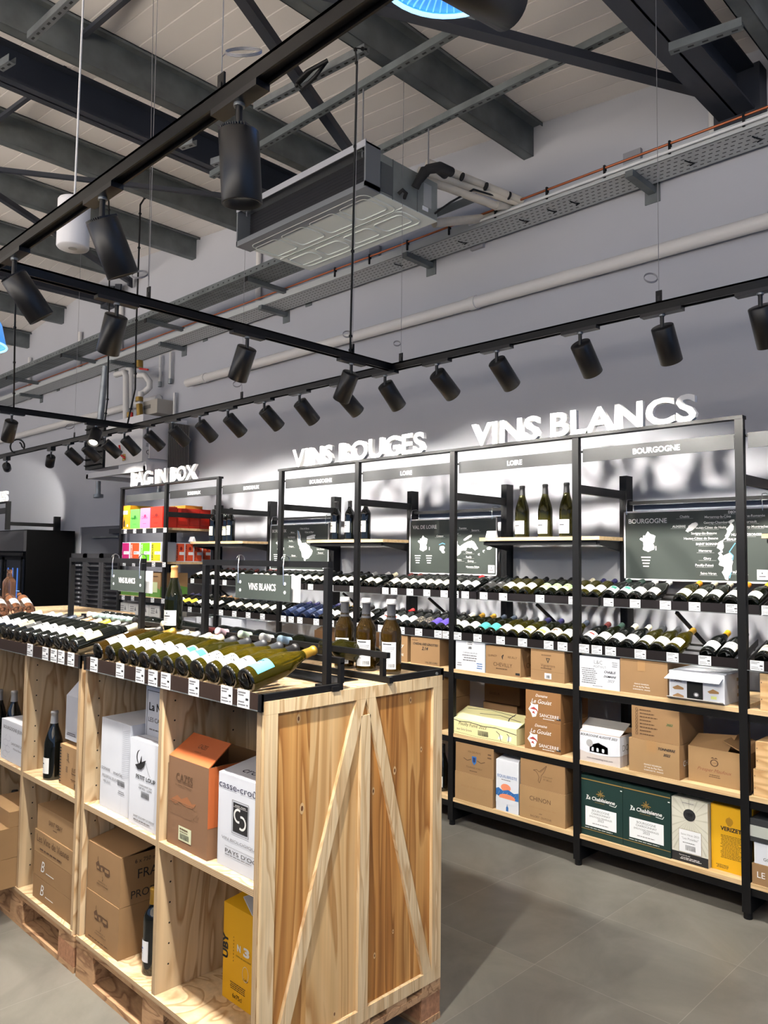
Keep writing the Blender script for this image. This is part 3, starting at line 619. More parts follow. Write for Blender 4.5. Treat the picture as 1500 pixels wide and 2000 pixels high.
def foot(mb, x):
    mb.box(x-PW, x, D0+PD, 4.52, .03, .10, BLACK); mb.tube([(x-PW/2, D0+.02, 0), (x-PW/2, D0+.02, .03)], .02, BLACK, 10); mb.tube([(x-PW/2, 4.48, 0), (x-PW/2, 4.48, .03)], .02, BLACK, 10)
def upright(mb, x):
    mb.box(x-.052, x-.004, 4.47, 4.55, .03, 2.205, BLACK)
    for i in range(36): z = .2+i*.055; mb.box(x-.034, x-.026, 4.468, 4.4702, z, z+.03, mat('slot_shadow', (5, 5, 6), .8))
def arm(mb, x): mb.box(x-.042, x-.014, D0+PD, 4.47, 2.06, 2.108, BLACK)
HEAD = {'A': 'BOURGOGNE', 'B': 'LOIRE', 'C': 'LOIRE', 'D': 'BOURGOGNE', 'E': 'BORDEAUX', 'F': 'BORDEAUX', 'G': None, 'Z': None}
LABB = {'A': 'black shelving bay under the larger BOURGOGNE header', 'B': 'black shelving bay with three magnums under a LOIRE header', 'C': 'black shelving bay behind the VAL DE LOIRE map under a LOIRE header', 'D': 'black shelving bay under the smaller BOURGOGNE header', 'E': 'black shelving bay under BORDEAUX header between the letter signs', 'F': 'black shelving bay under BORDEAUX header beneath the BAG IN BOX letters', 'G': 'black shelving bay holding coloured bag in box cartons', 'Z': 'black shelving bay cropped by the picture edge beyond the yellow carton'}
TAGM = [PAPER, INKG, INK]
def tag_mesh(w=.062, h=.046):
    mb = MB(); mb.box(-w/2, w/2, -.0012, 0, 0, h, PAPER)
    def r(x0, x1, z0, z1, m): mb.add([(x0, -.0016, z0), (x1, -.0016, z0), (x1, -.0016, z1), (x0, -.0016, z1)], [(0,1,2,3)], m)
    r(-w*.44, w*.2, h*.80, h*.88, INKG); r(-w*.44, w*.05, h*.66, h*.73, INKG); r(w*.2, w*.42, h*.44, h*.56, INK); r(-w*.44, w*.1, h*.30, h*.36, INKG); r(-w*.44, w*.2, h*.14, h*.20, INKG); r(w*.26, w*.42, h*.14, h*.22, INKG)
    me = bpy.data.meshes.new('price_tag'); me.from_pydata([tuple(v) for v in mb.v], [], mb.f)
    for m in mb.mats: me.materials.append(m)
    me.polygons.foreach_set('material_index', mb.m); return me
TAGME = tag_mesh(); TAGME2 = tag_mesh(.062, .056)
def put_tags(parent, xs, y, z, me=TAGME):
    for x in xs: link('price_tag', me, parent, Vector((x, y, z))-ORG[parent])
UF, LF = 4.165, 3.90           # front faces of the upper and lower bottle trays
UZ0, LZ0 = 1.412, 1.164        # their lower edges
TRAY_A = 19.0
def tray(root, b, lvl, tags):
    x0, x1 = bayx(b); f, z0, dpt = (UF, UZ0, .28) if lvl == 'u' else (LF, LZ0, .27)
    if lvl == 'u': x0 -= .012; x1 += .012
    ang = math.radians(TRAY_A); dy = dpt; dz = dy*math.tan(ang)
    mb = MB()
    for k, wd in ((.004, .03), (.155, .014), (.225, .014)):       # the bars the bottles rest on
        u = Vector((0, math.cos(ang), math.sin(ang))); n_ = Vector((0, -math.sin(ang), math.cos(ang))); c = Vector(((x0+x1)/2, f, z0))+u*(k+wd/2)-n_*.003
        X_ = Matrix.Translation(c) @ Matrix.Rotation(ang, 4, 'X'); mb.box(-(x1-x0)/2, (x1-x0)/2, -wd/2, wd/2, -.003, .003, TRAYM, X=X_)
    for x in (x0, x1-.004): mb.add([(x, f, z0), (x+.004, f, z0), (x+.004, f+dy, z0+dz), (x, f+dy, z0+dz), (x, f, z0+.05), (x+.004, f, z0+.05), (x+.004, f+dy, z0+dz+.03), (x, f+dy, z0+dz+.03)], [(3,2,1,0), (4,5,6,7), (0,1,5,4), (1,2,6,5), (2,3,7,6), (3,0,4,7)], TRAYM)
    t = mb.build('bottle_tray', root)
    mb = MB(); mb.box(x0, x1, f-.006, f, z0, z0+.048, RAILB); mb.box(x0, x1, f-.008, f-.004, z0-.004, z0, GALVD); r = mb.build('price_rail', t)
    put_tags(r if False else t, [xat(p, f-.01, z0+.02) for p in tags], f-.0065, z0+.001)
TAGS = {('A','u'): (1188, 1240, 1299, 1356, 1429), ('B','u'): (944, 982, 1054, 1119), ('C','u'): (752, 769, 800, 833, 867, 888, 908), ('D','u'): (606, 645, 688), ('E','u'): (500, 560), ('F','u'): (375, 416, 438), ('Z','u'): (1500,),
        ('A','l'): (1140, 1165, 1192, 1250, 1313, 1376), ('B','l'): (893, 932, 977, 1020, 1071, 1098), ('C','l'): (701, 744, 783, 817, 855, 871), ('D','l'): (553, 568, 585, 617, 646, 663), ('E','l'): (431, 457, 484, 512), ('F','l'): (370, 395), ('Z','l'): (1478,)}
for b in BAYS:
    k = BAYS.index(b)-1; x0, x1 = bayx(b); xr = PX(k); xl = PX(k+1)
    root = thing('shelving_bay', LABB[b], 'shelving', (xr-.45, D0, 0), 'bays of the wine wall'); RACK[b] = root
    mb = MB(); front_post(mb, xr); mb.build('front_post', root)
    if b == 'G': mb = MB(); front_post(mb, xl); mb.build('front_post', root)
    mb = MB(); foot(mb, xr); (foot(mb, xl) if b == 'G' else None); mb.build('foot', root)
    mb = MB(); upright(mb, xr); mb.build('rear_upright', root)
    if b == 'G': mb = MB(); upright(mb, xl); mb.build('rear_upright', root)
    mb = MB(); arm(mb, xr); (arm(mb, xl) if b == 'G' else None); mb.build('arm', root)
    if b in 'ABCFG':      # round-topped top rail carrying the letter signs
        mb = MB(); mb.box(xl-(PW if b in 'G' else 0), xr, D0-.004, D0+.046, 2.375, 2.392, BLACK)
        mb.build('top_rail', root)
    if b == 'D': mb = MB(); mb.box(xl-PW-.01, xr, D0-.004, D0+.046, 2.375, 2.392, BLACK); mb.build('top_rail', root)
    if b == 'G':
        mb = MB(); mb.box(x0+.01, x1-.01, D0+.035, D0+.04, 2.235, 2.31, mat('dark_header_board', (52, 54, 56), .5)); mb.build('header_board', root)
    else:
        mb = MB(); mb.box(x0+.012, x1-.012, D0+.03, D0+.036, 2.233, 2.308, GREYH); mb.box(x0-.002, x0+.014, D0+.03, D0+.04, 2.288, 2.30, BLACK); mb.box(x1-.014, x1+.002, D0+.03, D0+.04, 2.288, 2.30, BLACK)
        hb = mb.build('header_board', root)
        if HEAD[b]:
            mb = MB(); mb.text(HEAD[b], (PX(k)-.455, D0+.0295, 2.253), UX, UZ, WHITEL, h=.032, bold=.02, al='c'); mb.build('lettering', hb)
    # boarded shelves with their black bearers
    for i, z in enumerate(SH if b != 'G' else SH[:1]):
        mb = MB(); mb.box(x0, x1, D0+.002, 4.46, z-.022, z, SHELFW); s_ = mb.build('shelf_board', root)
        mb = MB(); mb.box(x0, x1, D0+.012, D0+.035, z-.062, z-.0225, BLACK); mb.build('shelf_bearer', s_); mb = MB(); mb.box(x0, x1, 4.42, 4.45, z-.062, z-.0225, BLACK); mb.build('shelf_bearer', s_)
    if b != 'G':
        for l in 'ul': tray(root, b, l, TAGS[(b, l)])
        mb = MB(); mb.bar((PX(k)-.47, UF+.02, UZ0-.014), (PX(k)-.40, 4.5, UZ0-.25), .016, .016, BLACK); mb.build('tray_strut', root)
    if b in 'BDFZ':
        mb = MB(); mb.box(x0-.02, x1+.01, 4.18, 4.47, 1.80, 1.822, SHELFW); s_ = mb.build('display_shelf', root)
        mb = MB(); mb.box(x0+.02, x1-.02, 4.195, 4.215, 1.772, 1.799, BLACK)
        for x in (x0, x1-.016): mb.add([(x, 4.20, 1.795), (x+.016, 4.20, 1.795), (x+.016, 4.47, 1.795), (x, 4.47, 1.795), (x, 4.20, 1.775), (x+.016, 4.20, 1.775), (x+.016, 4.47, 1.735), (x, 4.47, 1.735)], [(0,1,2,3), (7,6,5,4), (0,4,5,1), (1,5,6,2), (2,6,7,3), (3,7,4,0)], BLACK)
        mb.build('shelf_bracket', s_)
        mb = MB(); mb.box(x0, x1, 4.545, 4.552, 1.50, 1.795, mat('grey_back_panel', (170, 172, 176), .5)); mb.build('back_panel', root)
    if b in 'ACE':
        mb = MB(); mb.box(x0-.01, x1+.01, 4.50, 4.53, 2.025, 2.045, BLACK); mb.build('hanging_bar', root)
        mb = MB(); mb.box(x0, x1, 4.555, 4.56, 1.985, 2.025, mat('dark_grey_panel', (110, 116, 128), .5)); mb.build('back_panel', root)
    if b == 'G':
        for z in (1.955, 1.62, 1.27, .978):
            mb = MB(); mb.box(x0, x1, D0+.005, 4.46, z-.022, z, SHELFW); s_ = mb.build('shelf_board', root)
            mb = MB(); mb.box(x0, x1, D0+.002, D0+.006, z-.052, z-.006, mat('black_label_rail', (34, 34, 36), .4)); mb.build('label_rail', s_)
            put_tags(s_, [x0+.09+i*.2 for i in range(5)], D0+.001, z-.05, TAGME)
# ---- big letter signs standing on the top rails
def letters(word, xl, xr, label, h=.15):
    root = thing('letter_sign', label, 'sign', ((xl+xr)/2, D0+.02, 2.392)); W = glyphs(word, .028, 0)[2]; sx = (xr-xl)/W; x = xl
    adv = 0
    for i, ch in enumerate(word):
        if ch == ' ': continue
        pre = glyphs(word[:i+1], .028, 0)[2]*sx; cw = glyphs(ch, .028, 0)[2]*sx
        mb = MB(); mb.text(ch, (xl+pre-cw, D0+.002, 2.392), UX, UZ, WHITEL, h=h, w=cw, al='l', bold=.028, depth=.03, N=(0, -1, 0)); mb.build('letter', root)
    return root
letters('VINS BLANCS', -3.045, -1.605, 'white block letters VINS BLANCS standing on the rack top rail')
letters('VINS ROUGES', -4.85, -3.445, 'white block letters VINS ROUGES standing on the rack top rail')
letters('BAG IN BOX', -7.51, -6.265, 'white block letters BAG IN BOX standing on the rack top rail')
# ---- hanging map boards
FR = [(.0,.62),(.12,.70),(.2,.66),(.22,.80),(.34,.78),(.5,1.0),(.62,.9),(.78,.84),(.97,.76),(.9,.5),(.82,.44),(.9,.28),(.86,.12),(.66,.06),(.52,.0),(.4,.05),(.2,.12),(.24,.3),(.22,.48),(.1,.55)]
def blob(mb, P, X0, Z0, w, h, y, m): mb.add([(X0+a*w, y, Z0+b*h) for a, b in P], [tuple(range(len(P)))[::-1]], m)
def jag(pts, n=3, amp=.02, seed=1):
    r = random.Random(seed); out = []
    for i, (a, b) in enumerate(pts):
        c, d = pts[(i+1) % len(pts)]
        for k in range(n): t = k/n; out.append((a+(c-a)*t+(r.uniform(-amp, amp) if k else 0), b+(d-b)*t+(r.uniform(-amp, amp) if k else 0)))
    return out
def mapboard(b, title, label, names, blobs, blue, bold_=()):
    x0, x1 = {'A': (-2.292, -1.44), 'C': (-4.085, -3.252), 'E': (-5.855, -5.03)}[b]; z0, z1, y = 1.562, 1.98, 4.455; w = x1-x0; h = z1-z0
    root = thing('map_board', label, 'map', ((x0+x1)/2, y, z0), 'wine region maps')
    mb = MB(); mb.box(x0, x1, y, y+.008, z0, z1, GREYS); mb.build('board', root)
    mb = MB(); t = .009
    for a in ((x0, x1, z0, z0+t), (x0, x1, z1-t, z1), (x0, x0+t, z0, z1), (x1-t, x1, z0, z1)): mb.box(a[0], a[1], y-.003, y+.009, a[2], a[3], WHITE)
    mb.build('frame', root)
    mb = MB(); yy = y-.0008
    mb.text(title, (x0+.03, yy, z1-.075), UX, UZ, INKW, h=.03, bold=.02, al='l'); mb.build('title_lettering', root); mb = MB()
    blob(mb, jag(FR, 2, .02), x0+(.10 if b == 'A' else .085), z0+.17, .105, .125, yy, INKW); mb.box(x0+.2, x0+.206, yy, yy+.0005, z0+.18, z0+.205, INKW)
    for c in (x0+.085, x0+.20) if b != 'A' else (x0+.14,):
        for i in range(4): mb.box(c-.03+.004*i, c+.03-.004*i, yy, yy+.0005, z0+.135-i*.018, z0+.142-i*.018, INKW)
    mb.build('country_outline', root)
    for P, m in blobs: mb = MB(); blob(mb, jag(P, 3, .012, 5), x0, z0, w, h, yy, INKW); mb.build('region_outline', root)
    mb = MB()
    for P in blue: mb.line([(x0+a*w, yy-.0004, z0+c*h) for a, c in P], .005, mat('river_blue', (110, 180, 225), .6), (0, 1, 0))
    mb.build('river_lines', root); mb = MB()
    for s_, u, v in names: 
        mb.text(s_, (x0+u*w, yy, z0+v*h), UX, UZ, INKW, h=.0145, al='c', bold=.008 if s_ not in bold_ else .03); mb.box(x0+u*w-.05, x0+u*w+.05, yy, yy+.0004, z0+v*h-.006, z0+v*h-.0045, mat('thin_map_line', (170, 174, 170), .6))
    mb.build('place_names', root)
    mb = MB(); mb.box(x1-.075, x1-.02, y-.003, y-.0005, z0+.02, z0+.075, PAPER); mb.poly([(x1-.052, y-.0034, z0+.052), (x1-.044, y-.0034, z0+.052), (x1-.048, y-.0034, z0+.066)], INK); mb.box(x1-.065, x1-.03, y-.0034, y-.003, z0+.035, z0+.042, INKG); mb.build('corner_plate', root)
    for x in (x0+.02, x1-.04): mb = MB(); mb.tube([(x, y-.004, z1-.02), (x, y-.008, z1+.03), (x-.006, y+.01, 2.052), (x, y+.05, 2.058), (x+.004, y+.08, 2.05)], .0022, CHROME, 6); mb.build('hook', root)
    return root
mapboard('A', 'BOURGOGNE', 'dark wall map board titled BOURGOGNE under the larger header', [('Chablis', .445, .885), ('Marsannay-la-Côte', .668, .871), ('Gevrey-Chambertin', .667, .794), ('Hautes-Côtes de Nuits', .616, .727), ('Savigny-lès-Beaune', .575, .65), ('Hautes-Côtes de Beaune', .554, .58), ('SAINT ROMAIN', .595, .502), ('Mercurey', .584, .411), ('Givry', .597, .305), ('Pouilly-Fuissé', .576, .213), ('Saint-Véran', .602, .102), ('DIJON', .767, .928), ('BEAUNE', .765, .562), ('NUITS ST GEORGES', .85, .624), ('MÂCON', .80, .124), ('AUXERRE', .405, .749), ('Vosne-Romanée', .89, .871), ('Meursault', .87, .794), ('Puligny-Montrachet', .90, .727)],
         [([(.45,.70),(.47,.77),(.52,.82),(.53,.77),(.50,.71),(.47,.68)], 0), ([(.755,.84),(.775,.83),(.765,.78),(.755,.68),(.735,.60),(.70,.54),(.695,.44),(.70,.36),(.74,.40),(.765,.36),(.755,.22),(.73,.03),(.70,.10),(.705,.20),(.67,.24),(.665,.32),(.685,.42),(.665,.50),(.70,.57),(.725,.66),(.735,.74)], 0)], [[(.78,.53),(.76,.47),(.74,.41),(.765,.36),(.76,.3)], [(.75,.14),(.74,.06)]], ('SAINT ROMAIN', 'DIJON', 'BEAUNE', 'MÂCON', 'AUXERRE', 'NUITS ST GEORGES'))
mapboard('C', 'VAL DE LOIRE', 'dark wall map board titled VAL DE LOIRE', [('Coteaux', .37, .67), ('Saumur', .55, .71), ('Touraine', .63, .80), ('Sancerre', .77, .76), ('Chinon', .70, .38), ('Reuilly', .70, .30), ('Quincy', .72, .23), ('Anjou', .59, .25), ('Menetou-Salon', .74, .13)],
         [([(.37,.5),(.42,.5),(.43,.40),(.40,.38),(.38,.42)], 0), ([(.50,.56),(.55,.62),(.60,.5),(.61,.38),(.57,.33),(.53,.44),(.50,.48)], 0), ([(.60,.5),(.66,.56),(.73,.60),(.78,.52),(.80,.46),(.77,.42),(.73,.48),(.68,.47),(.66,.42),(.62,.42)], 0), ([(.64,.62),(.69,.68),(.73,.70),(.71,.65),(.66,.60)], 0), ([(.89,.47),(.95,.52),(.95,.47),(.90,.44)], 0), ([(.85,.43),(.87,.43),(.865,.39),(.85,.4)], 0), ([(.80,.37),(.815,.37),(.815,.35),(.80,.35)], 0)], [[(.36,.53),(.40,.56),(.43,.54)]])
mapboard('E', 'BORDEAUX', 'dark wall map board titled BORDEAUX behind the hanging VINS BLANCS sign', [('Côtes de Bourg', .60, .88), ('Médoc', .40, .80), ('Saint-Estèphe', .38, .70), ('Pauillac', .37, .62), ('Margaux', .38, .5), ('Côtes de Blaye', .68, .8), ('Fronsac', .86, .52), ('Saint-Émilion', .87, .44), ('Pomerol', .87, .36), ('Graves', .42, .3)],
         [([(.48,.86),(.52,.8),(.56,.58),(.62,.6),(.70,.5),(.74,.42),(.70,.3),(.62,.2),(.57,.28),(.55,.4),(.52,.46),(.49,.62)], 0), ([(.64,.72),(.78,.76),(.78,.68),(.64,.66)], 0)], [[(.485,.86),(.50,.75),(.515,.62),(.54,.5)], [(.495,.84),(.515,.72),(.53,.6),(.56,.48)], [(.5,.82),(.52,.7)]])
# ================================================================ bottles
PROF = {
 'bordeaux': [(0,.010),(.020,.006),(.033,0),(.0365,.003),(.0375,.008),(.0375,.186),(.0365,.198),(.031,.213),(.022,.226),(.0165,.238),(.0148,.255),(.0142,.283),(.0156,.284),(.0156,.292),(.014,.297),(0,.297)],
 'burgundy': [(0,.012),(.022,.007),(.036,0),(.0395,.003),(.0405,.008),(.0405,.140),(.0395,.155),(.0345,.180),(.027,.205),(.0195,.228),(.0158,.248),(.0146,.270),(.0143,.283),(.0156,.284),(.0156,.291),(.014,.296),(0,.296)],
 'clavelin': [(0,.010),(.022,.006),(.035,0),(.0385,.003),(.0395,.01),(.0395,.148),(.038,.162),(.032,.178),(.0235,.192),(.0185,.206),(.0165,.225),(.0155,.262),(.0172,.263),(.0172,.272),(.0155,.276),(0,.276)],
 'flute': [(0,.010),(.02,.006),(.031,0),(.035,.004),(.0355,.01),(.0355,.13),(.034,.155),(.029,.195),(.022,.235),(.0165,.275),(.0145,.31),(.0155,.316),(.0155,.326),(.013,.33),(0,.33)],
}
PROF['magnum'] = [(r*1.17, z*1.17) for r, z in PROF['burgundy']]
PROF['magnum_bordeaux'] = [(r*1.1, z*1.08) for r, z in PROF['bordeaux']]
RM = {k: max(r for r, z in v) for k, v in PROF.items()}
LZ = {'bordeaux': (.046, .120), 'burgundy': (.028, .096), 'clavelin': (.020, .120), 'flute': (.040, .115), 'magnum': (.024, .112), 'magnum_bordeaux': (.062, .150)}
CZ = {'bordeaux': .238, 'burgundy': .232, 'clavelin': .218, 'flute': .262, 'magnum': .272, 'magnum_bordeaux': .262}
GL = {'k': mat('near_black_wine_glass', (10, 13, 11), .06, spec=.7), 'd': glass('dark_green_glass', (20, 23, 9), .3), 'o': glass('olive_glass', (56, 53, 13), .5), 'y': glass('yellow_olive_glass', (122, 110, 20), .86),
      'g': glass('deep_green_glass', (26, 44, 14), .5), 'b': mat('blue_wine_glass', (18, 28, 52), .1, spec=.7), 'r': glass('rose_wine_glass', (250, 186, 150), .93), 'n': glass('brown_olive_glass', (74, 54, 13), .6)}
GN = {'k': 'dark', 'd': 'dark green', 'o': 'olive', 'y': 'yellow-olive', 'g': 'green', 'b': 'dark blue', 'r': 'pink', 'n': 'brown-olive'}
LC = {'w': ('white', (240, 240, 236)), 'c': ('cream', (236, 228, 196)), 't': ('teal', (70, 160, 154)), 'v': ('violet', (88, 70, 170)), 'p': ('peach', (232, 200, 176)), 'gr': ('pale green', (160, 200, 140)), 'nb': ('navy', (36, 52, 88)),
      'sky': ('sky blue', (92, 190, 226)), 'pat': ('black-patterned', (226, 226, 226)), 'e': ('charcoal', (58, 58, 58)), 'wr': ('white and red', (240, 238, 234)), 'wt': ('white and teal', (232, 238, 234)), 'wy': ('white and yellow', (240, 236, 214)),
      'wo': ('white and orange', (240, 230, 214)), 'wb': ('white with blue print', (238, 240, 246)), 'dp': ('dark speckled', (64, 60, 56)), 'ws': ('black-striped white', (240, 238, 232)), 'yl': ('yellow', (232, 206, 60)), 'gd': ('gold', (206, 182, 128))}
CC = {'k': ('black', (28, 28, 30), 0), 'w': ('white', (234, 234, 230), 0), 'c': ('cream', (226, 218, 190), 0), 'au': ('gold', (190, 150, 60), .6), 'or': ('orange', (226, 150, 40), .1), 'y': ('yellow', (232, 180, 40), .1), 'nv': ('navy', (44, 42, 82), .1),
      'si': ('silver', (190, 192, 196), .6), 'rd': ('red', (196, 40, 44), 0), 'mr': ('maroon', (96, 44, 42), 0), 'gn': ('dark green', (50, 72, 64), 0), 'sl': ('slate', (56, 64, 78), .1), 'tan': ('tan', (206, 150, 92), 0), 'bz': ('bronze', (150, 118, 88), .5), 'lb': ('pale blue', (176, 204, 226), .1), 'mint': ('mint', (206, 226, 206), 0), 'pk': ('pink', (222, 190, 200), 0), 'wt': ('white and teal', (196, 226, 222), 0), 'ch': ('charcoal', (62, 64, 68), .1)}
BME = {}
def _mesh(key, fn):
    if key not in BME:
        mb = MB(); fn(mb); me = bpy.data.meshes.new(key[0]); me.from_pydata([tuple(v) for v in mb.v], [], mb.f)
        for m in mb.mats: me.materials.append(m)
        me.polygons.foreach_set('material_index', mb.m); me.polygons.foreach_set('use_smooth', mb.sm); BME[key] = me
    return BME[key]
def rad(prof, z):
    for (a, b), (c, d) in zip(prof[3:], prof[4:]):
        if b <= z <= d and d > b: return a+(c-a)*(z-b)/(d-b)
    return prof[-2][0]
def label_mesh(mb, shape, lab):
    z0, z1 = LZ[shape]; r = RM[shape]+.0005; h = z1-z0; A = -math.pi/2
    col = mat('label_'+lab, LC[lab][1], .6)
    arc = lambda za, zb, a, b, m, k=.0003, n=10: mb.lathe([(r+k, z0+za*h), (r+k, z0+zb*h)], m, n, None, A+a, A+b)
    arc(0, 1, -1.1, 1.1, col, 0, 18)
    rr = random.Random(hash(shape+lab) % 1000 if False else len(lab)*7+len(shape))
    ink = INK if lab not in ('nb', 'v', 'e', 'dp', 'sky') else mat('pale_label_ink', (200, 205, 215), .6)
    if lab in ('w', 'c', 'wb', 'gd', 'yl', 'wr', 'wt', 'wo', 'wy', 'p', 'gr', 'e', 'nb'):
        arc(.58, .66, -.42, .42, ink if lab != 'wb' else mat('blue_label_ink', (60, 110, 190), .6)); arc(.46, .49, -.3, .3, INKG); arc(.36, .385, -.36, .36, INKG); arc(.18, .2, -.25, .25, INKG); arc(.76, .86, -.09, .09, INKG)
    if lab == 'wr': arc(.5, .7, .1, .8, mat('red_label_mark', (200, 50, 45), .6), .0005); 
    if lab == 'wt': arc(.5, .92, -.1, .7, mat('teal_label_mark', (60, 140, 120), .6), .0005)
    if lab == 'wo': arc(.1, .5, -.8, .9, mat('orange_label_mark', (226, 150, 90), .6), .0005); arc(.7, .9, -.6, .3, mat('aqua_label_mark', (120, 190, 190), .6), .0005)
    if lab == 'wy': arc(.15, .5, -.6, .8, mat('yellow_label_mark', (222, 190, 90), .6), .0005)
    if lab == 'gr': arc(0, .35, -1.25, 1.25, mat('cream_label_band', (232, 226, 190), .6), .0002); arc(.4, .52, -.15, .15, mat('orange_label_dot', (200, 110, 50), .6), .0005)
    if lab == 'ws': arc(.80, .84, -1.25, 1.25, INK); arc(.10, .16, -1.25, 1.25, INK); arc(.5, .56, -.4, .4, INKG)
    if lab == 'p': arc(.35, .75, -.1, .12, INKB, .0005); arc(.6, .75, -.5, .4, INKB, .0005)
    if lab in ('pat', 't', 'dp', 'sky', 'v'):
        mm = {'pat': INK, 't': mat('dark_teal_swirl', (30, 70, 80), .6), 'dp': mat('cream_speck', (190, 180, 150), .6), 'sky': mat('white_scribble', (236, 246, 250), .6), 'v': mat('light_violet_print', (140, 130, 205), .6)}[lab]
        for i in range({'pat': 46, 't': 14, 'dp': 22, 'sky': 7, 'v': 5}[lab]):
            a = rr.uniform(-1.1, 1.0); z = rr.uniform(.05, .92)
            if lab == 'sky' : a = rr.uniform(-.5, .3); z = rr.uniform(.3, .7)
            arc(z, z+rr.uniform(.02, .07), a, a+rr.uniform(.05, .28), mm, .0005, 3)
        if lab == 'sky': arc(.45, .8, -.12, -.02, INK, .0006, 3); arc(.72, .80, -.3, .2, INK, .0006, 4); arc(.5, .54, -.3, .25, INK, .0006, 4)
def back_label(mb, shape):
    z0, z1 = LZ[shape]; r = RM[shape]+.0005; h = z1-z0; A = -math.pi/2
    arc = lambda za, zb, a, b, m, k=.0003, n=6: mb.lathe([(r+k, z0+za*h), (r+k, z0+zb*h)], m, n, None, A+a, A+b)
    arc(0, 1, -.75, .75, PAPER, 0, 14); arc(.9, .94, -.6, .3, INK); arc(.78, .80, -.6, .6, INKG); arc(.72, .74, -.6, .55, INKG); arc(.66, .68, -.6, .4, INKG); arc(.5, .53, -.6, -.1, INKG); arc(.4, .42, -.6, -.15, INKG); arc(.3, .32, -.6, -.1, INKG)
    for i in range(12): arc(.06, .2, .0+i*.055, .0+i*.055+(.02 if i % 3 else .035), INK, .0003, 1)
def bottle(shape, g, lab, cap, name='wine_bottle', wax=False, n=22):
    pr = PROF[shape]
    me = _mesh(('wine_bottle', shape, g), lambda mb: (mb.lathe(pr[:5], GL[g if g in 'rb' else 'k'], n), mb.lathe(pr[4:], GL[g], n)))  # near-black base glass stands in for the dark inside the punt
    o = link(name, me)
    if lab: link('label', _mesh(('label', shape, lab), lambda mb: label_mesh(mb, shape, lab) if lab != 'back' else back_label(mb, shape)), o)
    def capm(mb):
        m = mat('capsule_'+cap, CC[cap][1], .38, CC[cap][2]); c0 = CZ[shape]; top = pr[-1][1]
        P = [(min(rad(pr, c0), .0166 if shape != 'magnum' else .02)+.0006, c0+.004)]+[(min(r, .0157 if 'magnum' not in shape else .0185)+.0009, z) for r, z in pr if z > c0+.006 and r > 0]+[(0, top+.0008)]
        mb.lathe(P, m, n)
    if cap: link('capsule', _mesh(('capsule', shape, cap), capm), o)
    return o
def desc(g, lab, cap):
    s = f'{LC[lab][0]} label' if lab and lab != 'back' else GN[g]+' glass'
    return s+(f', {CC[cap][0]} capsule' if cap else '')
def lay(o, x, f, z0, r, ang, lead=.012, spin=0., up=.006):
    a = math.radians(ang)
    o.location = (x, f+lead*math.cos(a)-(r+up)*math.sin(a)+.012, z0+lead*math.sin(a)+(r+up)*math.cos(a))
    o.rotation_mode = 'XYZ'; R_ = Matrix.Rotation(-(math.pi/2-a), 4, 'X') @ Matrix.Rotation(spin, 4, 'Z'); o.rotation_euler = R_.to_euler()
def row(b, lvl, items):
    """items: (pixel column of the base or None, shape, glass, label, capsule)"""
    f, z0 = (UF, UZ0) if lvl == 'u' else (LF, LZ0); x0, x1 = bayx(b)
    L = []
    for it in items:
        px, sh, g, lab, cap = it; r = RM[sh]
        L.append([xat(px, f+.015, z0+.045) if px > 5 or px < -20 else x0+px*(x1-x0), sh, g, lab, cap])
    L.sort(key=lambda t: t[0])
    for i in range(1, len(L)):          # neighbours touch at the closest
        need = RM[L[i][1]]+RM[L[i-1][1]]+.0006
        if L[i][0]-L[i-1][0] < need: L[i][0] = L[i-1][0]+need
    top = x1+.004
    for i in range(len(L)-1, -1, -1):
        r = RM[L[i][1]]
        if L[i][0]+r > top: L[i][0] = top-r
        top = L[i][0]-r-.0006
    for i, (x, sh, g, lab, cap) in enumerate(L):
        o = bottle(sh, g, lab, cap); lay(o, x, f, z0, RM[sh], TRAY_A, spin=random.uniform(-.06, .06))
        tag(o, f'{ORD[i]}-from-left bottle, {"upper" if lvl == "u" else "lower"} tray, {BN[b]}, {desc(g, lab, cap)}', 'bottle', f'bottles in the {"upper" if lvl == "u" else "lower"} tray of the {BN[b]}')
BU, BO = 'burgundy', 'bordeaux'
row('A', 'u', [(1187, BU,'k','wt','gn'), (1214, BU,'k','wt','gn'), (1238, BU,'k','w','w'), (1268, BU,'k','w','w'), (1328, BU,'o','w','or'), (1359, BU,'d','w','c'), (1390, BU,'d','w','c'), (1426, BU,'k','w','or'), (1467, BU,'d','w','y')])
row('B', 'u', [(944, BO,'k','e','k'), (964, BO,'k','e','k'), (981, BO,'o','c','k'), (1001, BO,'o','c','k'), (1023, BO,'o','c','k'), (1052, BO,'d','gr','k'), (1072, BO,'d','gr','k'), (1098, BO,'d','gr','w'), (1126, BO,'o','w','c'), (1146, BO,'o','w','nv'), (1168, BO,'o','w','nv')])
row('C', 'u', [(757, BO,'k','c','mr'), (775, BO,'k','c','mr'), (791, BO,'k','c','k'), (808, BO,'k','w','k'), (824, BO,'k','c','k'), (840, BO,'k','c','k'), (857, BO,'k','c','k'), (874, BO,'k','w','k'), (896, BO,'k','w','rd'), (911, BO,'k','w','si')])
row('D', 'u', [(605, BU,'k','c','k'), (619, BU,'k','c','k'), (645, BU,'k','w','k'), (659, BU,'k','w','k'), (673, BU,'k','w','k'), (686, BU,'k','w','w'), (712, BU,'k','c','w'), (726, BU,'k','c','c')])
row('E', 'u', [(x, BO,'k',l,c) for x, l, c in ((.06,'w','mr'),(.16,'w','mr'),(.26,'c','mr'),(.38,'w','k'),(.48,'w','k'),(.58,'w','k'),(.68,'w','k'),(.80,'w','k'),(.93,'w','k'))])
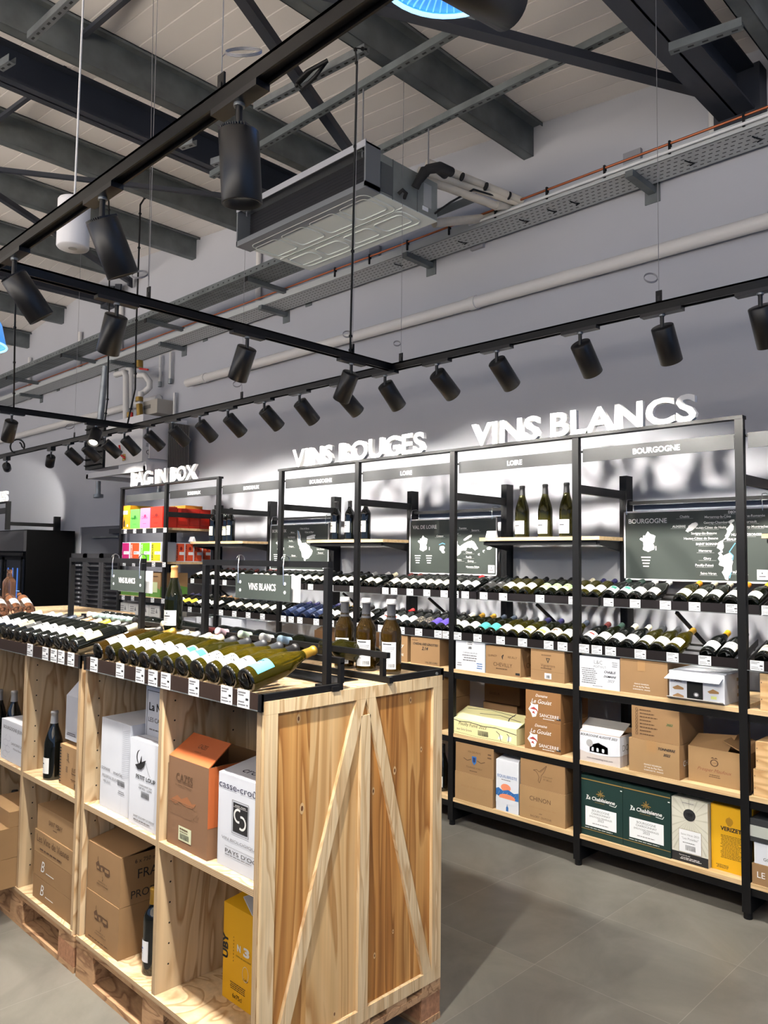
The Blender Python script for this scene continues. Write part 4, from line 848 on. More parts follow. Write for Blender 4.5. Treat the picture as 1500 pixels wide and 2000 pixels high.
row('F', 'u', [(x, BO,'k',l,c) for x, l, c in ((.06,'w','k'),(.17,'w','k'),(.30,'w','mr'),(.41,'w','mr'),(.52,'w','mr'),(.63,'w','mr'),(.75,'w','mr'),(.87,'w','mr'))])
row('A', 'l', [(1143, BU,'k','wr','mr'), (1170, BU,'d','w','gn'), (1197, BU,'k','w','c'), (1224, BU,'k','w','c'), (1254, BU,'o','w','ch'), (1282, BU,'o','w','ch'), (1312, BU,'y','w','au'), (1382, BU,'k','w','y'), (1418, BU,'k','w','ch')])
row('B', 'l', [(894, BU,'d','ws','au'), (916, BU,'d','ws','au'), (934, BU,'d','t','sl'), (956, BU,'d','t','sl'), (978, BU,'o','w','ch'), (1000, BU,'o','w','ch'), (1024, BU,'o','wy','nv'), (1050, BU,'d','wo','nv'), (1075, BU,'d','p','k'), (1100, BU,'o','w','sl')])
row('C', 'l', [(705, BO,'k','w','k'), (737, BO,'k','wr','k'), (756, BO,'k','wr','rd'), (772, BO,'k','w','k'), (791, BO,'k','w','k'), (807, BO,'k','dp','k'), (823, BO,'k','dp','k'), (841, BO,'k','v','k'), (860, BO,'k','v','k'), (874, BO,'k','c','c')])
row('D', 'l', [(556, BO,'b','nb','nv'), (572, BO,'b','nb','nv'), (593, BO,'b','nb','nv'), (612, BO,'b','nb','nv'), (629, BO,'k','c','au'), (645, BU,'k','w','au'), (661, BU,'k','c','w'), (678, BU,'k','w','k')])
row('E', 'l', [(438, BO,'k','c','k'), (452, BO,'k','c','k'), (470, BO,'k','c','k'), (486, BO,'k','c','k'), (502, BO,'k','c','k'), (520, BO,'k','w','k'), (.92, BO,'k','w','k')])
row('F', 'l', [(x, BO,'k',l,c) for x, l, c in ((.06,'w','nv'),(.18,'w','nv'),(.30,'yl','nv'),(.44,'yl','k'),(.58,'w','k'),(.70,'w','bz'),(.82,'w','bz'),(.94,'w','bz'))])
row('Z', 'u', [(.08, BU,'d','w','w'), (.22, BU,'k','w','w')]); row('Z', 'l', [(.08, BU,'k','c','y'), (.22, BU,'k','c','y')])
def stand(o, x, y, z, rz=0): o.location = (x, y, z); o.rotation_euler = (0, 0, rz)
FACE = -.6
for i, px in enumerate((1020, 1065, 1107)):
    o = bottle('magnum', 'o', 'w', 'k', 'magnum_bottle', n=28); stand(o, xat(px, 4.32, 1.9), 4.32, 1.8225, -.25)
    tag(o, f'{ORD[i]} of three tall olive magnums with white labels on the shelf under LOIRE', 'bottle', 'magnums on the LOIRE shelf')
for i, px in enumerate((656, 683, 714)):
    o = bottle('magnum_bordeaux', 'k', 'c', 'k', 'magnum_bottle'); stand(o, xat(px, 4.3, 1.9), 4.3, 1.8225, -.3)
    tag(o, f'{ORD[i]} of three dark magnums with cream labels on the shelf under the smaller BOURGOGNE header', 'bottle', 'magnums on the BOURGOGNE shelf')
for i, px in enumerate((420, 437, 454)):
    o = bottle('magnum_bordeaux', 'k', 'c', 'k', 'magnum_bottle'); stand(o, xat(px, 4.3, 1.9), 4.28+(.05 if i == 1 else 0), 1.8225, -.3)
    tag(o, f'{ORD[i]} of three dark magnums with cream labels on the shelf under BORDEAUX header', 'bottle', 'magnums on the BORDEAUX shelf')
for b_, x, y, z, lab in (('B', at(372, 1051, 4.2).x, 4.2, 1.8225, 'small white price card on the shelf beneath BAG IN BOX'), ('B', at(957, 1042, 4.3).x, 4.3, 1.8225, 'white price card on the LOIRE shelf beside the magnums')):
    mb = MB(); mb.add([(x-.04, y, z), (x+.04, y, z), (x+.04, y+.02, z+.05), (x-.04, y+.02, z+.05), (x-.04, y+.04, z), (x+.04, y+.04, z)], [(0,1,2,3), (3,2,5,4), (0,3,4), (1,5,2), (0,4,5,1)], PAPER)
    tag(mb.build('price_card', origin=(x, y, z)), lab, 'price card')
# ================================================================ pallet display tables
TX0, TX1, TY_, TYB, TTOP = -3.104, -1.901, 1.439, 2.262, 1.24
FZ = .160; SZ = .68; PT = .021
def pallet(x0, x1, y0, y1, label):
    root = thing('pallet', label, 'pallet', ((x0+x1)/2, y0, 0), 'pallets under the display crates'); ym = (y0+y1)/2; xm = (x0+x1)/2
    for ya, yb in ((y0, y0+.1), (ym-.07, ym+.07), (y1-.1, y1)):
        mb = MB(); mb.box(x0, x1, ya, yb, 0, .022, PALLET); mb.build('bottom_board', root)
        for xa, xb in ((x0+.003, x0+.148), (xm-.072, xm+.072), (x1-.148, x1-.003)):
            mb = MB(); mb.box(xa, xb, ya, yb, .0225, .0995, CHIP if (ya == y0 and xa > xm+.1) or ya == y1-.1 else PALLET); mb.build('block', root)
    for xa, xb in ((x0, x0+.145), (xm-.07, xm+.07), (x1-.145, x1)):
        mb = MB(); mb.box(xa, xb, y0, y1, .10, .1225, PALLET); mb.build('stringer_board', root)
    for k in range(5):
        ya = y0+(y1-y0-.1)*k/4; mb = MB(); mb.box(x0, x1-.001, ya, ya+.1, .1225, .1428, PALLET); mb.build('deck_board', root)
    return root
def crate(x0, x1, y0, y1, label, brace_end=True):
    root = thing('display_crate', label, 'display crate', ((x0+x1)/2, y0, .1435), 'plywood display crates'); xm = x0+.6; ym = y0+.36
    EX = {'-y': PLYX, '+y': PLYX}; EZ = {'-y': PLYZ, '+y': PLYZ}
    mb = MB(); mb.box(x0, x1-.018, y0-.004, y1, .1435, FZ, PLY, EZ); mb.build('bottom_panel', root)
    for xa, xb in ((x0, x0+PT), (xm-PT/2, xm+PT/2), (x1-.018-PT, x1-.018)):
        mb = MB(); mb.box(xa, xb, y0, y1, FZ+.0005, TTOP-.022, PLY, EX)
        for s, xx in ((-1, xa-.0006), (1, xb+.0006)):
            if (s < 0 and xa == x0) or (s > 0 and xb > x1-.03): continue
            for yy in (y0+.05, ym-.06):
                for k in range(14):
                    z = .25+k*.07; mb.disc((xx, yy, z), UY, UZ, .0035, mat('shelf_pin_hole', (36, 30, 26), .9), 8)
        mb.build('upright_panel' if xa != xm-PT/2 else 'divider', root)
    mb = MB(); mb.box(x0+PT, xm-PT/2, ym, ym+.015, FZ+.0005, TTOP-.022, PLY); mb.box(xm+PT/2, x1-.018-PT, ym, ym+.015, FZ+.0005, TTOP-.022, PLY); mb.build('back_panel', root)
    mb = MB(); mb.box(x0-.001, x1-.018, y0+.0, y1, TTOP-.0215, TTOP, PLY, EZ); mb.build('top_panel', root)
    for xa, xb in ((x0+PT, xm-PT/2), (xm+PT/2, x1-.018-PT)):
        for ya, yb in ((y0+.001, ym), (ym+.015, y1-.001)):
            mb = MB(); mb.box(xa+.0005, xb-.0005, ya, yb, SZ-PT, SZ, PLY, EZ); mb.build('shelf', root)
    if brace_end:
        xp = x1-.0175
        mb = MB(); [mb.box(xp, xp+.004, y0+a, y0+b_, .165, TTOP-.03, m_) for a, b_, m_ in ((.03, .19, PINE), (.19, .425, PINEL), (.425, .60, PINED), (.60, y1-y0-.03, PINE))]
        rk = random.Random(4)
        for yy, zz, r in ((1.60, .89, .012), (2.02, .93, .010), (2.16, .98, .007), (1.915, .88, .009), (1.93, .33, .007), (1.75, .21, .008), (1.58, 1.17, .010), (2.10, 1.165, .008), (1.85, .77, .006), (2.02, .38, .005), (2.18, .20, .006)):
            if y0 < yy < y1:
                mb.disc((xp+.0046, yy, zz), UY, UZ, r*.75, mat('knot_ring', (214, 178, 128), .6), 14, r*1.5); mb.disc((xp+.0049, yy, zz), UY, UZ, r*.4, mat('knot_heart', (112, 70, 38), .6), 12, r*.7)
        mb.build('end_panel', root)
        def bat(P, nm='batten'):
            mb = MB(); n = len(P); A = [(xp+.0042, y, z) for y, z in P]; B = [(x1, y, z) for y, z in P]
            mb.add(A+B, [tuple(range(n, 2*n)), tuple(range(n))[::-1]]+[(i, (i+1) % n, n+(i+1) % n, n+i) for i in range(n)], BATTEN); mb.build(nm, root)
        t = .042; yc = y0+.425
        bat([(y0, FZ-.017), (y1, FZ-.017), (y1, FZ+.025), (y0, FZ+.025)], 'bottom_batten')
        bat([(y0, TTOP-.04), (y1, TTOP-.04), (y1, TTOP), (y0, TTOP)], 'top_batten')
        bat([(y0, FZ+.0255), (y0+.05, FZ+.0255), (y0+.05, TTOP-.0405), (y0, TTOP-.0405)], 'corner_batten')
        bat([(y1-.05, FZ+.0255), (y1, FZ+.0255), (y1, TTOP-.0405), (y1-.05, TTOP-.0405)], 'corner_batten')
        bat([(yc-.022, FZ+.0255), (yc+.022, FZ+.0255), (yc+.022, TTOP-.095), (yc-.022, TTOP-.095)], 'middle_batten')
        bat([(y0+.0505, FZ+.0255), (y0+.095, FZ+.0255), (yc-.0, TTOP-.0405), (yc-.045, TTOP-.0405)], 'diagonal_batten')
        bat([(y1-.0505, FZ+.0255), (y1-.095, FZ+.0255), (yc+.0005, TTOP-.0405), (yc+.045, TTOP-.0405)], 'diagonal_batten')
    return root
pallet(TX0, TX1, TY_, TYB, 'wooden pallet under the crate with the pine panelled end')
crate(TX0, TX1, TY_, TYB, 'plywood display crate with pine panelled end and diagonal battens')
T2X1 = TX0-.022; T2X0 = T2X1-1.2
pallet(T2X0, T2X1, TY_, TYB, 'wooden pallet under the second plywood crate at the picture edge')
crate(T2X0, T2X1, TY_, TYB, 'second plywood display crate cropped by the picture edge', False)
# ---- metal bottle racks on the tables
def table_tray(x0, x1, label, tags, a=15.0):
    root = thing('bottle_stand', label, 'bottle stand', ((x0+x1)/2, TY_, TTOP), 'bottle stands on the crates'); f = TY_-.004
    mb = MB(); mb.box(x0, x1, f-.006, f, TTOP-.027, TTOP+.022, RAILM); mb.box(x0, x1, f-.007, f-.003, TTOP-.03, TTOP-.027, GALVD); r = mb.build('price_rail', root)
    mb = MB()
    for x in (x0, x1-.016): mb.box(x, x+.016, f+.0, 1.76, TTOP+.0005, TTOP+.022, BLACK); mb.box(x, x+.016, f-.008, f+.002, TTOP-.03, TTOP+.022, BLACK)
    mb.box(x0, x1, 1.745, 1.765, TTOP+.085, TTOP+.105, BLACK)
    for x in (x0, x1-.016): mb.box(x, x+.016, 1.748, 1.764, TTOP+.022, TTOP+.09, BLACK)
    mb.build('front_frame', root)
    mb = MB(); mb.add([(x0+.016, f+.03, TTOP+.004), (x1-.016, f+.03, TTOP+.004), (x1-.016, 1.745, TTOP+.075), (x0+.016, 1.745, TTOP+.075), (x0+.016, f+.03, TTOP+.002), (x1-.016, f+.03, TTOP+.002), (x1-.016, 1.745, TTOP+.073), (x0+.016, 1.745, TTOP+.073)], [(0,1,2,3), (7,6,5,4), (0,4,5,1), (1,5,6,2), (2,6,7,3), (3,7,4,0)], TRAYM) if False else None
    # back half: neck bar, floor bar and side bars of the side that faces the wine wall
    mb = MB(); yb = 1.965
    mb.box(x0, x1+.015, yb, yb+.018, TTOP+.0005, TTOP+.022, BLACK); mb.box(x0, x1-.0, yb, yb+.018, TTOP+.085, TTOP+.105, BLACK)
    for x in (x0, x1-.035): mb.box(x, x+.016, yb, yb+.018, TTOP+.022, TTOP+.086, BLACK)
    for x in (x0, x1-.016): mb.box(x, x+.016, yb+.018, TYB+.01, TTOP+.0005, TTOP+.022, BLACK)
    mb.box(x0, x1, TYB-.004, TYB+.012, TTOP-.02, TTOP+.024, BLACK); mb.tube([(x1, TYB-.03, TTOP+.008), (x1+.004, TYB-.03, TTOP+.008)], .006, GALV, 8); mb.build('back_frame', root)
    for x in tags: link('price_tag', TAGME2, root, Vector((x, f-.0066, TTOP-.029))-ORG[root])
    return root
zt = lambda px: xat(px, TY_-.01, TTOP)
table_tray(TX0+.005, -1.905, 'black metal bottle stand with price rail on the pine-ended crate', [zt(p) for p in (184, 235, 274, 299, 324, 379, 443, 476)])
table_tray(T2X0+.005, T2X1-.008, 'black metal bottle stand with price rail on the second crate', [zt(p) for p in (59, 89, 105.5, 120, 139)])
def hanger(x0, x1, y, label):
    root = thing('sign_frame', label, 'sign frame', ((x0+x1)/2, y, TTOP), 'hanging frames on the crates'); mb = MB()
    for x in (x0, x1-.022): mb.box(x, x+.022, y, y+.022, TTOP+.0005, 1.64, BLACK); mb.box(x-.03, x+.06, y-.004, y+.026, TTOP+.0005, TTOP+.016, BLACK)
    mb.box(x0, x1, y, y+.022, 1.6405, 1.662, BLACK); mb.build('tube_frame', root); return root
hanger(-2.69, -1.935, 1.712, 'black tube frame carrying the nearer VINS BLANCS sign')
hanger(-3.92, -3.175, 1.712, 'black tube frame carrying the farther VINS BLANCS sign')
def hang_sign(xa, xb, y, z0, z1, label):
    root = thing('hanging_sign', label, 'sign', ((xa+xb)/2, y, z0), 'VINS BLANCS hanging signs')
    mb = MB(); mb.box(xa, xb, y-.004, y, z0, z1, GREYS)
    for x in (xa+.03, xb-.03):
        for z in (z0+.03, z1-.03): mb.tube([(x, y-.005, z), (x, y-.004, z)], .006, PAPER, 8)
    mb.build('front_board', root)
    mb = MB(); mb.text('VINS BLANCS', ((xa+xb)/2, y-.0046, (z0+z1)/2-.012), UX, UZ, INKW, w=(xb-xa)*.5, h=.026, bold=.02); mb.build('lettering', root)
    mb = MB(); mb.box(xa+.012, xb+.012, y+.028, y+.032, z0-.005, z1-.002, WHITE); mb.build('rear_board', root)
    for x in (xa+.02, xb-.035):
        mb = MB(); mb.tube([(x, y-.006, z1-.035), (x-.006, y-.004, z1+.03), (x-.012, y+.004, z1+.07)]+[(x-.02+.0, y+.0165-.018*math.cos(a*.35), 1.665+.016*math.sin(a*.35)+.0) for a in range(10)]+[(x-.02, y+.034, 1.655)], .0022, CHROME, 6); mb.build('hook', root)
a, b = at(460, 1170, 1.70), at(567, 1172, 1.70); hang_sign(a.x, b.x, 1.703, 1.522, 1.612, 'larger grey VINS BLANCS sign hanging from the nearer tube frame')
a, b = at(216, 1150, 1.70), at(281, 1150, 1.70); hang_sign(a.x, b.x, 1.703, 1.515, 1.61, 'smaller grey VINS BLANCS sign hanging from the farther tube frame')
# ---- bottles lying on the stands
def trow(items, x, y, name, label, group, a=15.0):
    items = list(items); prev = None
    for i, (px, sh, g, lab, cap) in enumerate(items):
        r = RM[sh]; xx = xat(px, y+.02, TTOP+.05) if px else prev[0]+prev[1]+r+.0006
        if prev and xx-prev[0] < prev[1]+r+.0006: xx = prev[0]+prev[1]+r+.0006
        prev = (xx, r); o = bottle(sh, g, lab, cap, n=28); lay(o, xx, y, TTOP+.0, r, a, up=.004, lead=.012, spin=random.uniform(.0, .3))
        tag(o, label.format(ORD[i], desc(g, lab, cap)), 'bottle', group)
trow([(193, BO,'n','w','k'), (217, BO,'o','wb','au'), (243, BO,'y','pat','si'), (263, BO,'y','w','si'), (284, BO,'y','w','c'), (306, BO,'o','w','c'), (330, BO,'y','wt','ch'), (357, BU,'o','wt','ch'), (387, BU,'y','pat','ch'), (417, BU,'y','pat','ch'), (448, BU,'y','w','k'), (482, BU,'y','sky','au')], None, TY_, 'b', '{}-from-left bottle on the front of the pine-ended crate, {}', 'bottles on the front of the pine-ended crate')
trow([(-27, BO,'k','w','w'), (-4, BO,'k','w','w'), (10, BO,'k','wb','w'), (22, BO,'k','gd','k'), (36, BO,'k','e','sl'), (50, BO,'k','w','k'), (65, BO,'k','pat','bz'), (82, BO,'k','w','si'), (97, BO,'k','w','y'), (115, BO,'k','w','w'), (131, BO,'d','wy','k'), (147, BO,'k','gd','c')], None, TY_, 'b', '{}-from-left bottle on the front of the second crate, {}', 'bottles on the front of the second crate')
def back_row(xs, label, group):
    for i, (x, g, cap, lab) in enumerate(xs):
        o = bottle(BO, g, lab, cap, n=24); a = math.radians(13); L = .297
        neck = Vector((x, 1.925, 1.352)); axis = Vector((0, -math.cos(a), math.sin(a))); o.location = neck-axis*L
        o.rotation_euler = (Matrix.Rotation(math.pi, 4, 'Z') @ Matrix.Rotation(-(math.pi/2-a), 4, 'X')).to_euler()
        tag(o, label.format(ORD[i], desc(g, lab, cap)), 'bottle', group)
bx = lambda px: xat(px, 1.93, 1.36)
back_row([(bx(399), 'k', 'mr', None), (bx(425), 'k', 'pk', None), (bx(470), 'k', 'mint', None), (bx(512), 'k', 'w', None), (bx(547), 'd', 'lb', None), (bx(628), 'o', None, 'wt')], '{}-from-left neck at the back of the pine-ended crate, {}', 'bottles on the back of the pine-ended crate')
back_row([(bx(p), 'k', c, None) for p, c in ((173, 'w'), (184, 'wt'), (196, 'wt'), (209, 'wt'), (221, 'wt'), (236, 'wt'), (249, 'wt'), (262, 'k'), (318, 'c'))], '{}-from-left neck at the back of the second crate, {}', 'bottles on the back of the second crate')
for i, px in enumerate((676, 713, 757)):
    o = bottle('clavelin', 'n', 'back', None, n=32); p = (xat(px, 2.13, TTOP+.05), 2.12+.014*i, TTOP+.0005); stand(o, *p, .5)
    def sleeve(mb): mb.lathe([(.0205, .199), (.0178, .212), (.0165, .228), (.0162, .258), (.0178, .261)], mat('slate_sleeve', (70, 72, 78), .6), 24)
    def capw(mb): mb.lathe([(.0178, .2595), (.0205, .2615), (.0205, .268), (.0188, .270), (.0188, .277), (.017, .279), (0, .279)], mat('white_wax_cap', (240, 238, 236), .5), 24)
    link('neck_sleeve', _mesh(('neck_sleeve',), sleeve), o); link('stopper_cap', _mesh(('stopper_cap',), capw), o)
    tag(o, f'{ORD[i]} of three squat amber bottles with white caps standing on the crate corner', 'bottle', 'squat amber bottles')
mb = MB(); p = atz(577, 1306, TTOP); mb.box(-2.45, -2.02, 1.80, 1.94, TTOP+.0005, TTOP+.003, mat('black_plate', (24, 25, 28), .25))
tag(mb.build('metal_plate', origin=(-2.3, 1.9, TTOP)), 'flat black plate lying on the crate top behind the sign frame', 'plate')
xr_ = xat(343, 1.88, 1.30); mb = MB(); mb.box(xat(291, 1.86, 1.31), xat(386, 1.80, 1.31), 1.80, 1.93, TTOP+.0005, 1.335, BATTEN)
tag(mb.build('wooden_riser', origin=(xr_, 1.88, TTOP)), 'pale wooden block under the standing bottle with tan capsule', 'riser')
o = bottle(BU, 'd', 'w', 'tan', n=32); stand(o, xr_, 1.865, 1.3355, .25); tag(o, 'dark bottle with tan capsule standing on the pale wooden block', 'bottle')
# ---- third crate farther along with the pink bottles
pallet(-7.0, -5.8, 2.28, 3.08, 'pallet under the farther crate of pink bottles'); 
def crate3():
    root = thing('display_crate', 'farther plywood crate carrying the pink wine bottles', 'display crate', (-6.4, 2.28, .1235), 'plywood display crates'); mb = MB()
    mb.box(-7.0, -5.8, 2.28, 3.08, .1435, .16, PLY); mb.build('bottom_panel', root); mb = MB(); mb.box(-7.0, -5.8, 2.28, 3.08, 1.2, 1.22, PLY); mb.build('top_panel', root)
    for x in (-7.0, -6.41, -5.82): mb = MB(); mb.box(x, x+.02, 2.28, 3.08, .1605, 1.1995, PLY); mb.build('upright_panel', root)
    mb = MB(); mb.box(-6.98, -5.82, 2.66, 2.68, .1605, 1.1995, PLY); mb.build('back_panel', root)
crate3()
for i, px in enumerate((6, 33, 57)):
    o = bottle('magnum_bordeaux', 'r', 'w', None, n=28); xb = -5.86; t = math.radians(20); r = RM['magnum_bordeaux']
    o.location = (xb+r*math.sin(t)-.004, yat(px, xb, 1.27), 1.2245+r*math.cos(t))
    o.rotation_euler = (Matrix.Rotation(math.radians(84), 4, 'Z') @ Matrix.Rotation(-(math.pi/2-t), 4, 'X') @ Matrix.Rotation(.3, 4, 'Z')).to_euler()
    tag(o, ['pink bottle at the picture edge, base toward the camera', 'pink bottle with white label between the two other pink bottles', 'pink bottle with white label lying nearest the black cooler'][i], 'bottle', 'pink bottles')
o = bottle('magnum_bordeaux', 'r', None, None, 'magnum_bottle', n=28); stand(o, xat(18, 2.62, 1.4), 2.62, 1.2205); o.scale = (1.35, 1.35, 1.0); tag(o, 'large pink magnum standing upright before the glass-doored cooler', 'bottle')
# ================================================================ cartons
def mixm(name, c, **k): return mat(name, c, k.pop('rough', .65), **k)
def prints(mb, P, w, h, face='F', d=.25, eps=.0007):
    """lettering and graphics on the front (F) or right (R) side; u, v run from 0 to 1 across that side"""
    if face == 'F': O, U, N, ww = Vector((-w/2, -eps, 0)), UX, Vector((0,-1,0)), w
    else: O, U, N, ww = Vector((w/2+eps, 0, 0)), UY, Vector((1,0,0)), d
    at_ = lambda u, v, k=0: O+U*(u*ww)+UZ*(v*h)+N*(k*.0003)
    for q in P:
        t = q[0]
        if t == 't':
            _, s_, u, v, wd_, m = q[:6]; o = q[6] if len(q) > 6 else {}
            mb.text(s_, at_(u, v, 2), U, UZ, m, w=wd_*ww, h=o.get('h', None) and o['h']*h or None, al=o.get('al', 'c'), bold=o.get('b', 0.), shear=o.get('s', 0.)) if not o.get('rot') else mb.text(s_, at_(u, v, 2), UZ, -U, m, w=wd_*h, h=o['h']*ww, al=o.get('al', 'c'), bold=o.get('b', 0.), shear=o.get('s', 0.))
        elif t == 'r':
            _, u0, v0, u1, v1, m = q[:6]; k = q[6] if len(q) > 6 else 0
            mb.add([at_(u0, v0, k), at_(u1, v0, k), at_(u1, v1, k), at_(u0, v1, k)], [(0,1,2,3)], m)
        elif t == 'f':      # outline frame
            _, u0, v0, u1, v1, m = q; a = .004
            for A in ((u0,v0,u1,v0),(u1,v0,u1,v1),(u1,v1,u0,v1),(u0,v1,u0,v0)): mb.line([at_(A[0],A[1],2), at_(A[2],A[3],2)], .0022, m, N)
        elif t == 'b':      # barcode
            _, u0, v0, u1, v1 = q; n = 18; r = random.Random(3)
            for i in range(n):
                a = u0+(u1-u0)*i/n; mb.add([at_(a, v0, 2), at_(a+(u1-u0)/n*r.uniform(.3,.8), v0, 2), at_(a+(u1-u0)/n*.5, v1, 2), at_(a, v1, 2)], [(0,1,2,3)], INK)
        elif t == 'm':      # rows of tiny unreadable print
            _, u0, v0, u1, v1, n, m = q; r = random.Random(n)
            for i in range(n):
                v = v1-(v1-v0)*(i+.5)/n; hh = (v1-v0)/n*.42; a = u0+r.uniform(0, .12)*(u1-u0); e = u1-r.uniform(0, .2)*(u1-u0)
                while a < e:
                    b_ = min(e, a+r.uniform(.05, .16)*(u1-u0)); mb.add([at_(a, v-hh/2, 2), at_(b_, v-hh/2, 2), at_(b_, v+hh/2, 2), at_(a, v+hh/2, 2)], [(0,1,2,3)], m); a = b_+.02*(u1-u0)
        elif t == 'd': _, u, v, ru, rv, m = q[:6]; mb.disc(at_(u, v, q[6] if len(q) > 6 else 1), U, UZ, ru*ww, m, 20, rv*h)
        elif t == 'l': _, pts_, wd_, m = q; mb.line([at_(a, b_, 2) for a, b_ in pts_], wd_, m, N)
        elif t == 'p': _, pts_, m = q[:3]; mb.poly([at_(a, b_, q[3] if len(q) > 3 else 1) for a, b_ in pts_], m)
def carton(label, x0, x1, y, z, h, m, P=(), d=.3, R=(), rz=0., open_=False, flaps=(), extras=(), group=None, name='cardboard_box', seam=True, inner=None, topm=None, edge=None):
    w = x1-x0; root_loc = Vector(((x0+x1)/2, y, z+.0006)); h -= .001; mb = MB()
    if not open_: mb.box(-w/2, w/2, 0, d, 0, h, m, {'+z': topm or m})
    else:
        t = .005; mi_ = inner or KRAFT3
        mb.box(-w/2, w/2, 0, d, 0, t, m)
        mb.box(-w/2, w/2, 0, t, t, h, m, {'+y': mi_}); mb.box(-w/2, w/2, d-t, d, t, h, m, {'-y': mi_}); mb.box(-w/2, -w/2+t, t, d-t, t, h, m, {'+x': mi_}); mb.box(w/2-t, w/2, t, d-t, t, h, m, {'-x': mi_})
    if seam and not open_:
        mb.box(-w/2+.001, w/2-.001, d/2-.001, d/2+.001, h, h+.0004, INKB)
    prints(mb, P, w, h); prints(mb, R, w, h, 'R', d)
    o = mb.build(name); o.location = root_loc; o.rotation_euler = (0, 0, rz); ORG[o] = Vector()
    for f in flaps:      # (name, 4 local points, material[, prints builder])
        fb = MB(); A = [Vector(p) for p in f[1]]; n = (A[1]-A[0]).cross(A[3]-A[0]).normalized()*.004
        V = A+[p-n for p in A]; fb.add(V, [(0,1,2,3), (7,6,5,4), (0,4,5,1), (1,5,6,2), (2,6,7,3), (3,7,4,0)], f[2])
        if len(f) > 3:
            U_ = (A[1]-A[0]); V_ = (A[3]-A[0]); f[3](fb, A[0]+n.normalized()*.001, U_, V_)
        fb.build(f[0], o)
    for e in extras: fb = MB(); prints(fb, e[1], w, h, e[2] if len(e) > 2 else 'F', d, .0011); fb.build(e[0], o)
    return tag(o, label, 'box', group)
GREEN = mixm('dark_green_carton', (8, 46, 42)); GOLDI = mat('gold_print', (150, 120, 60), .5); YEL = mixm('yellow_carton', (240, 182, 22)); ORNG = mixm('orange_carton', (190, 100, 52)); CREAMC = mixm('pale_yellow_carton', (238, 232, 176))
PINKW = mixm('pinkish_white_carton', (206, 196, 192)); OFFW = mixm('ivory_carton', (216, 214, 200)); REDI = mat('red_print', (170, 60, 56), .6); BLUI = mat('blue_print', (52, 110, 176), .6); GREYC = mixm('grey_carton_top', (150, 148, 146))
SAN = mixm('brown_printed_carton', (146, 104, 62), var=.08)
y0 = 3.897
# --- LOIRE bay of white wines
carton('white carton with blue and grey small print, top shelf of the LOIRE bay', -3.165, -2.935, y0, SH[2], .19, CARTW, [('r', .36, .72, .64, 1, PAPER), ('m', .4, .84, .6, .96, 2, INK), ('b', .44, .72, .56, .8), ('t', 'CHENIN SAUMUR', .5, .56, .5, INKG), ('m', .22, .30, .78, .54, 3, INKG), ('m', .04, .12, .24, .26, 2, INKG), ('m', .72, .08, .94, .3, 3, BLUI)])
carton('brown carton with dark capitals, middle one on the top LOIRE shelf', -2.928, -2.672, y0, SH[2], .172, KRAFT, [('t', 'QUINCY', .2, .62, .26, INKB), ('t', 'REUILLY', .78, .62, .26, INKB), ('t', 'CHEVILLY', .5, .30, .54, INKB), ('m', .3, .18, .7, .26, 1, INKB), ('l', [(.5,.56),(.47,.66),(.52,.72),(.49,.6)], .004, INK), ('r', .86, .06, .98, .14, INK)], R=[('t', 'CHEVILLY', .5, .3, .6, INKB)])
carton('brown carton with small triangular crest and white barcode sticker, LOIRE bay', -2.60, -2.375, y0, SH[2], .18, KRAFT, [('m', .32, .80, .68, .86, 1, INKB), ('p', [(.46,.74),(.58,.74),(.52,.58)], INK), ('p', [(.49,.72),(.55,.72),(.52,.63)], KRAFT, 2), ('t', 'Vignerons', .52, .46, .42, INKB), ('m', .3, .38, .7, .44, 1, INKB), ('l', [(0,.34),(1,.31)], .0015, KRAFT3)], extras=[('sticker', [('r', .42, .08, .62, .26, PAPER), ('b', .47, .1, .58, .2)])])
def poui(fb, O, U, V): fb.line([O+U*.78+V*.95, O+U*.76+V*.6, O+U*.79+V*.4], .006, INK, (0,-1,1)); fb.line([O+U*.3+V*.6, O+U*.6+V*.7, O+U*.95+V*.5], .002, INK, (0,-1,1)); fb.line([O+U*.05+V*.8, O+U*.4+V*.95, O+U*.8+V*.8], .002, INK, (0,-1,1))
carton('long pale yellow opened carton on the middle shelf of the LOIRE bay', -3.192, -2.70, y0, SH[1], .097, CREAMC, [('t', 'Pouilly Fumé 2023', .33, .62, .44, mat('olive_ink', (110, 100, 60), .7), {'s': .2}), ('t', 'aux Gris Gravis', .2, .30, .24, INKB), ('b', .42, .18, .58, .5), ('l', [(0,.93),(.12,.84),(.28,.9),(.5,.80),(.7,.86),(1,.66)], .004, INK), ('p', [(.72,.2),(.76,.5),(.80,.44),(.79,.22)], PAPER), ('p', [(.86,.2),(.88,.5),(.93,.46),(.92,.2)], PAPER), ('l', [(.70,.66),(.75,.5),(.77,.12)], .004, INK), ('l', [(.86,.62),(.89,.5),(.88,.12)], .004, INK), ('l', [(0,.15),(.4,.06),(.7,.1),(1,.04)], .0015, INKB)], d=.30, open_=True, inner=CREAMC,
       flaps=[('lid', [(-.246, 0, .096), (.246, 0, .096), (.246, .16, .15), (-.246, .16, .15)], CREAMC, poui)])
P_ = [('t', 'Domaine', .46, .80, .34, INKW, {'s': .35}), ('t', 'Le Gouiat', .46, .58, .58, INKW, {'s': .3}), ('t', 'SANCERRE', .68, .14, .54, INKW), ('m', .5, .06, .9, .11, 1, INKW), ('r', .88, .10, 1.0, .17, INK), ('p', [(.08,.34),(.16,.5),(.14,.58),(.24,.52),(.36,.54),(.36,.34),(.3,.12),(.2,.08),(.16,.22)], INKW), ('p', [(.12,.36),(.3,.34),(.36,.26),(.34,.36),(.24,.44)], REDI, 2), ('p', [(.18,.24),(.24,.3),(.28,.2)], REDI, 2)]
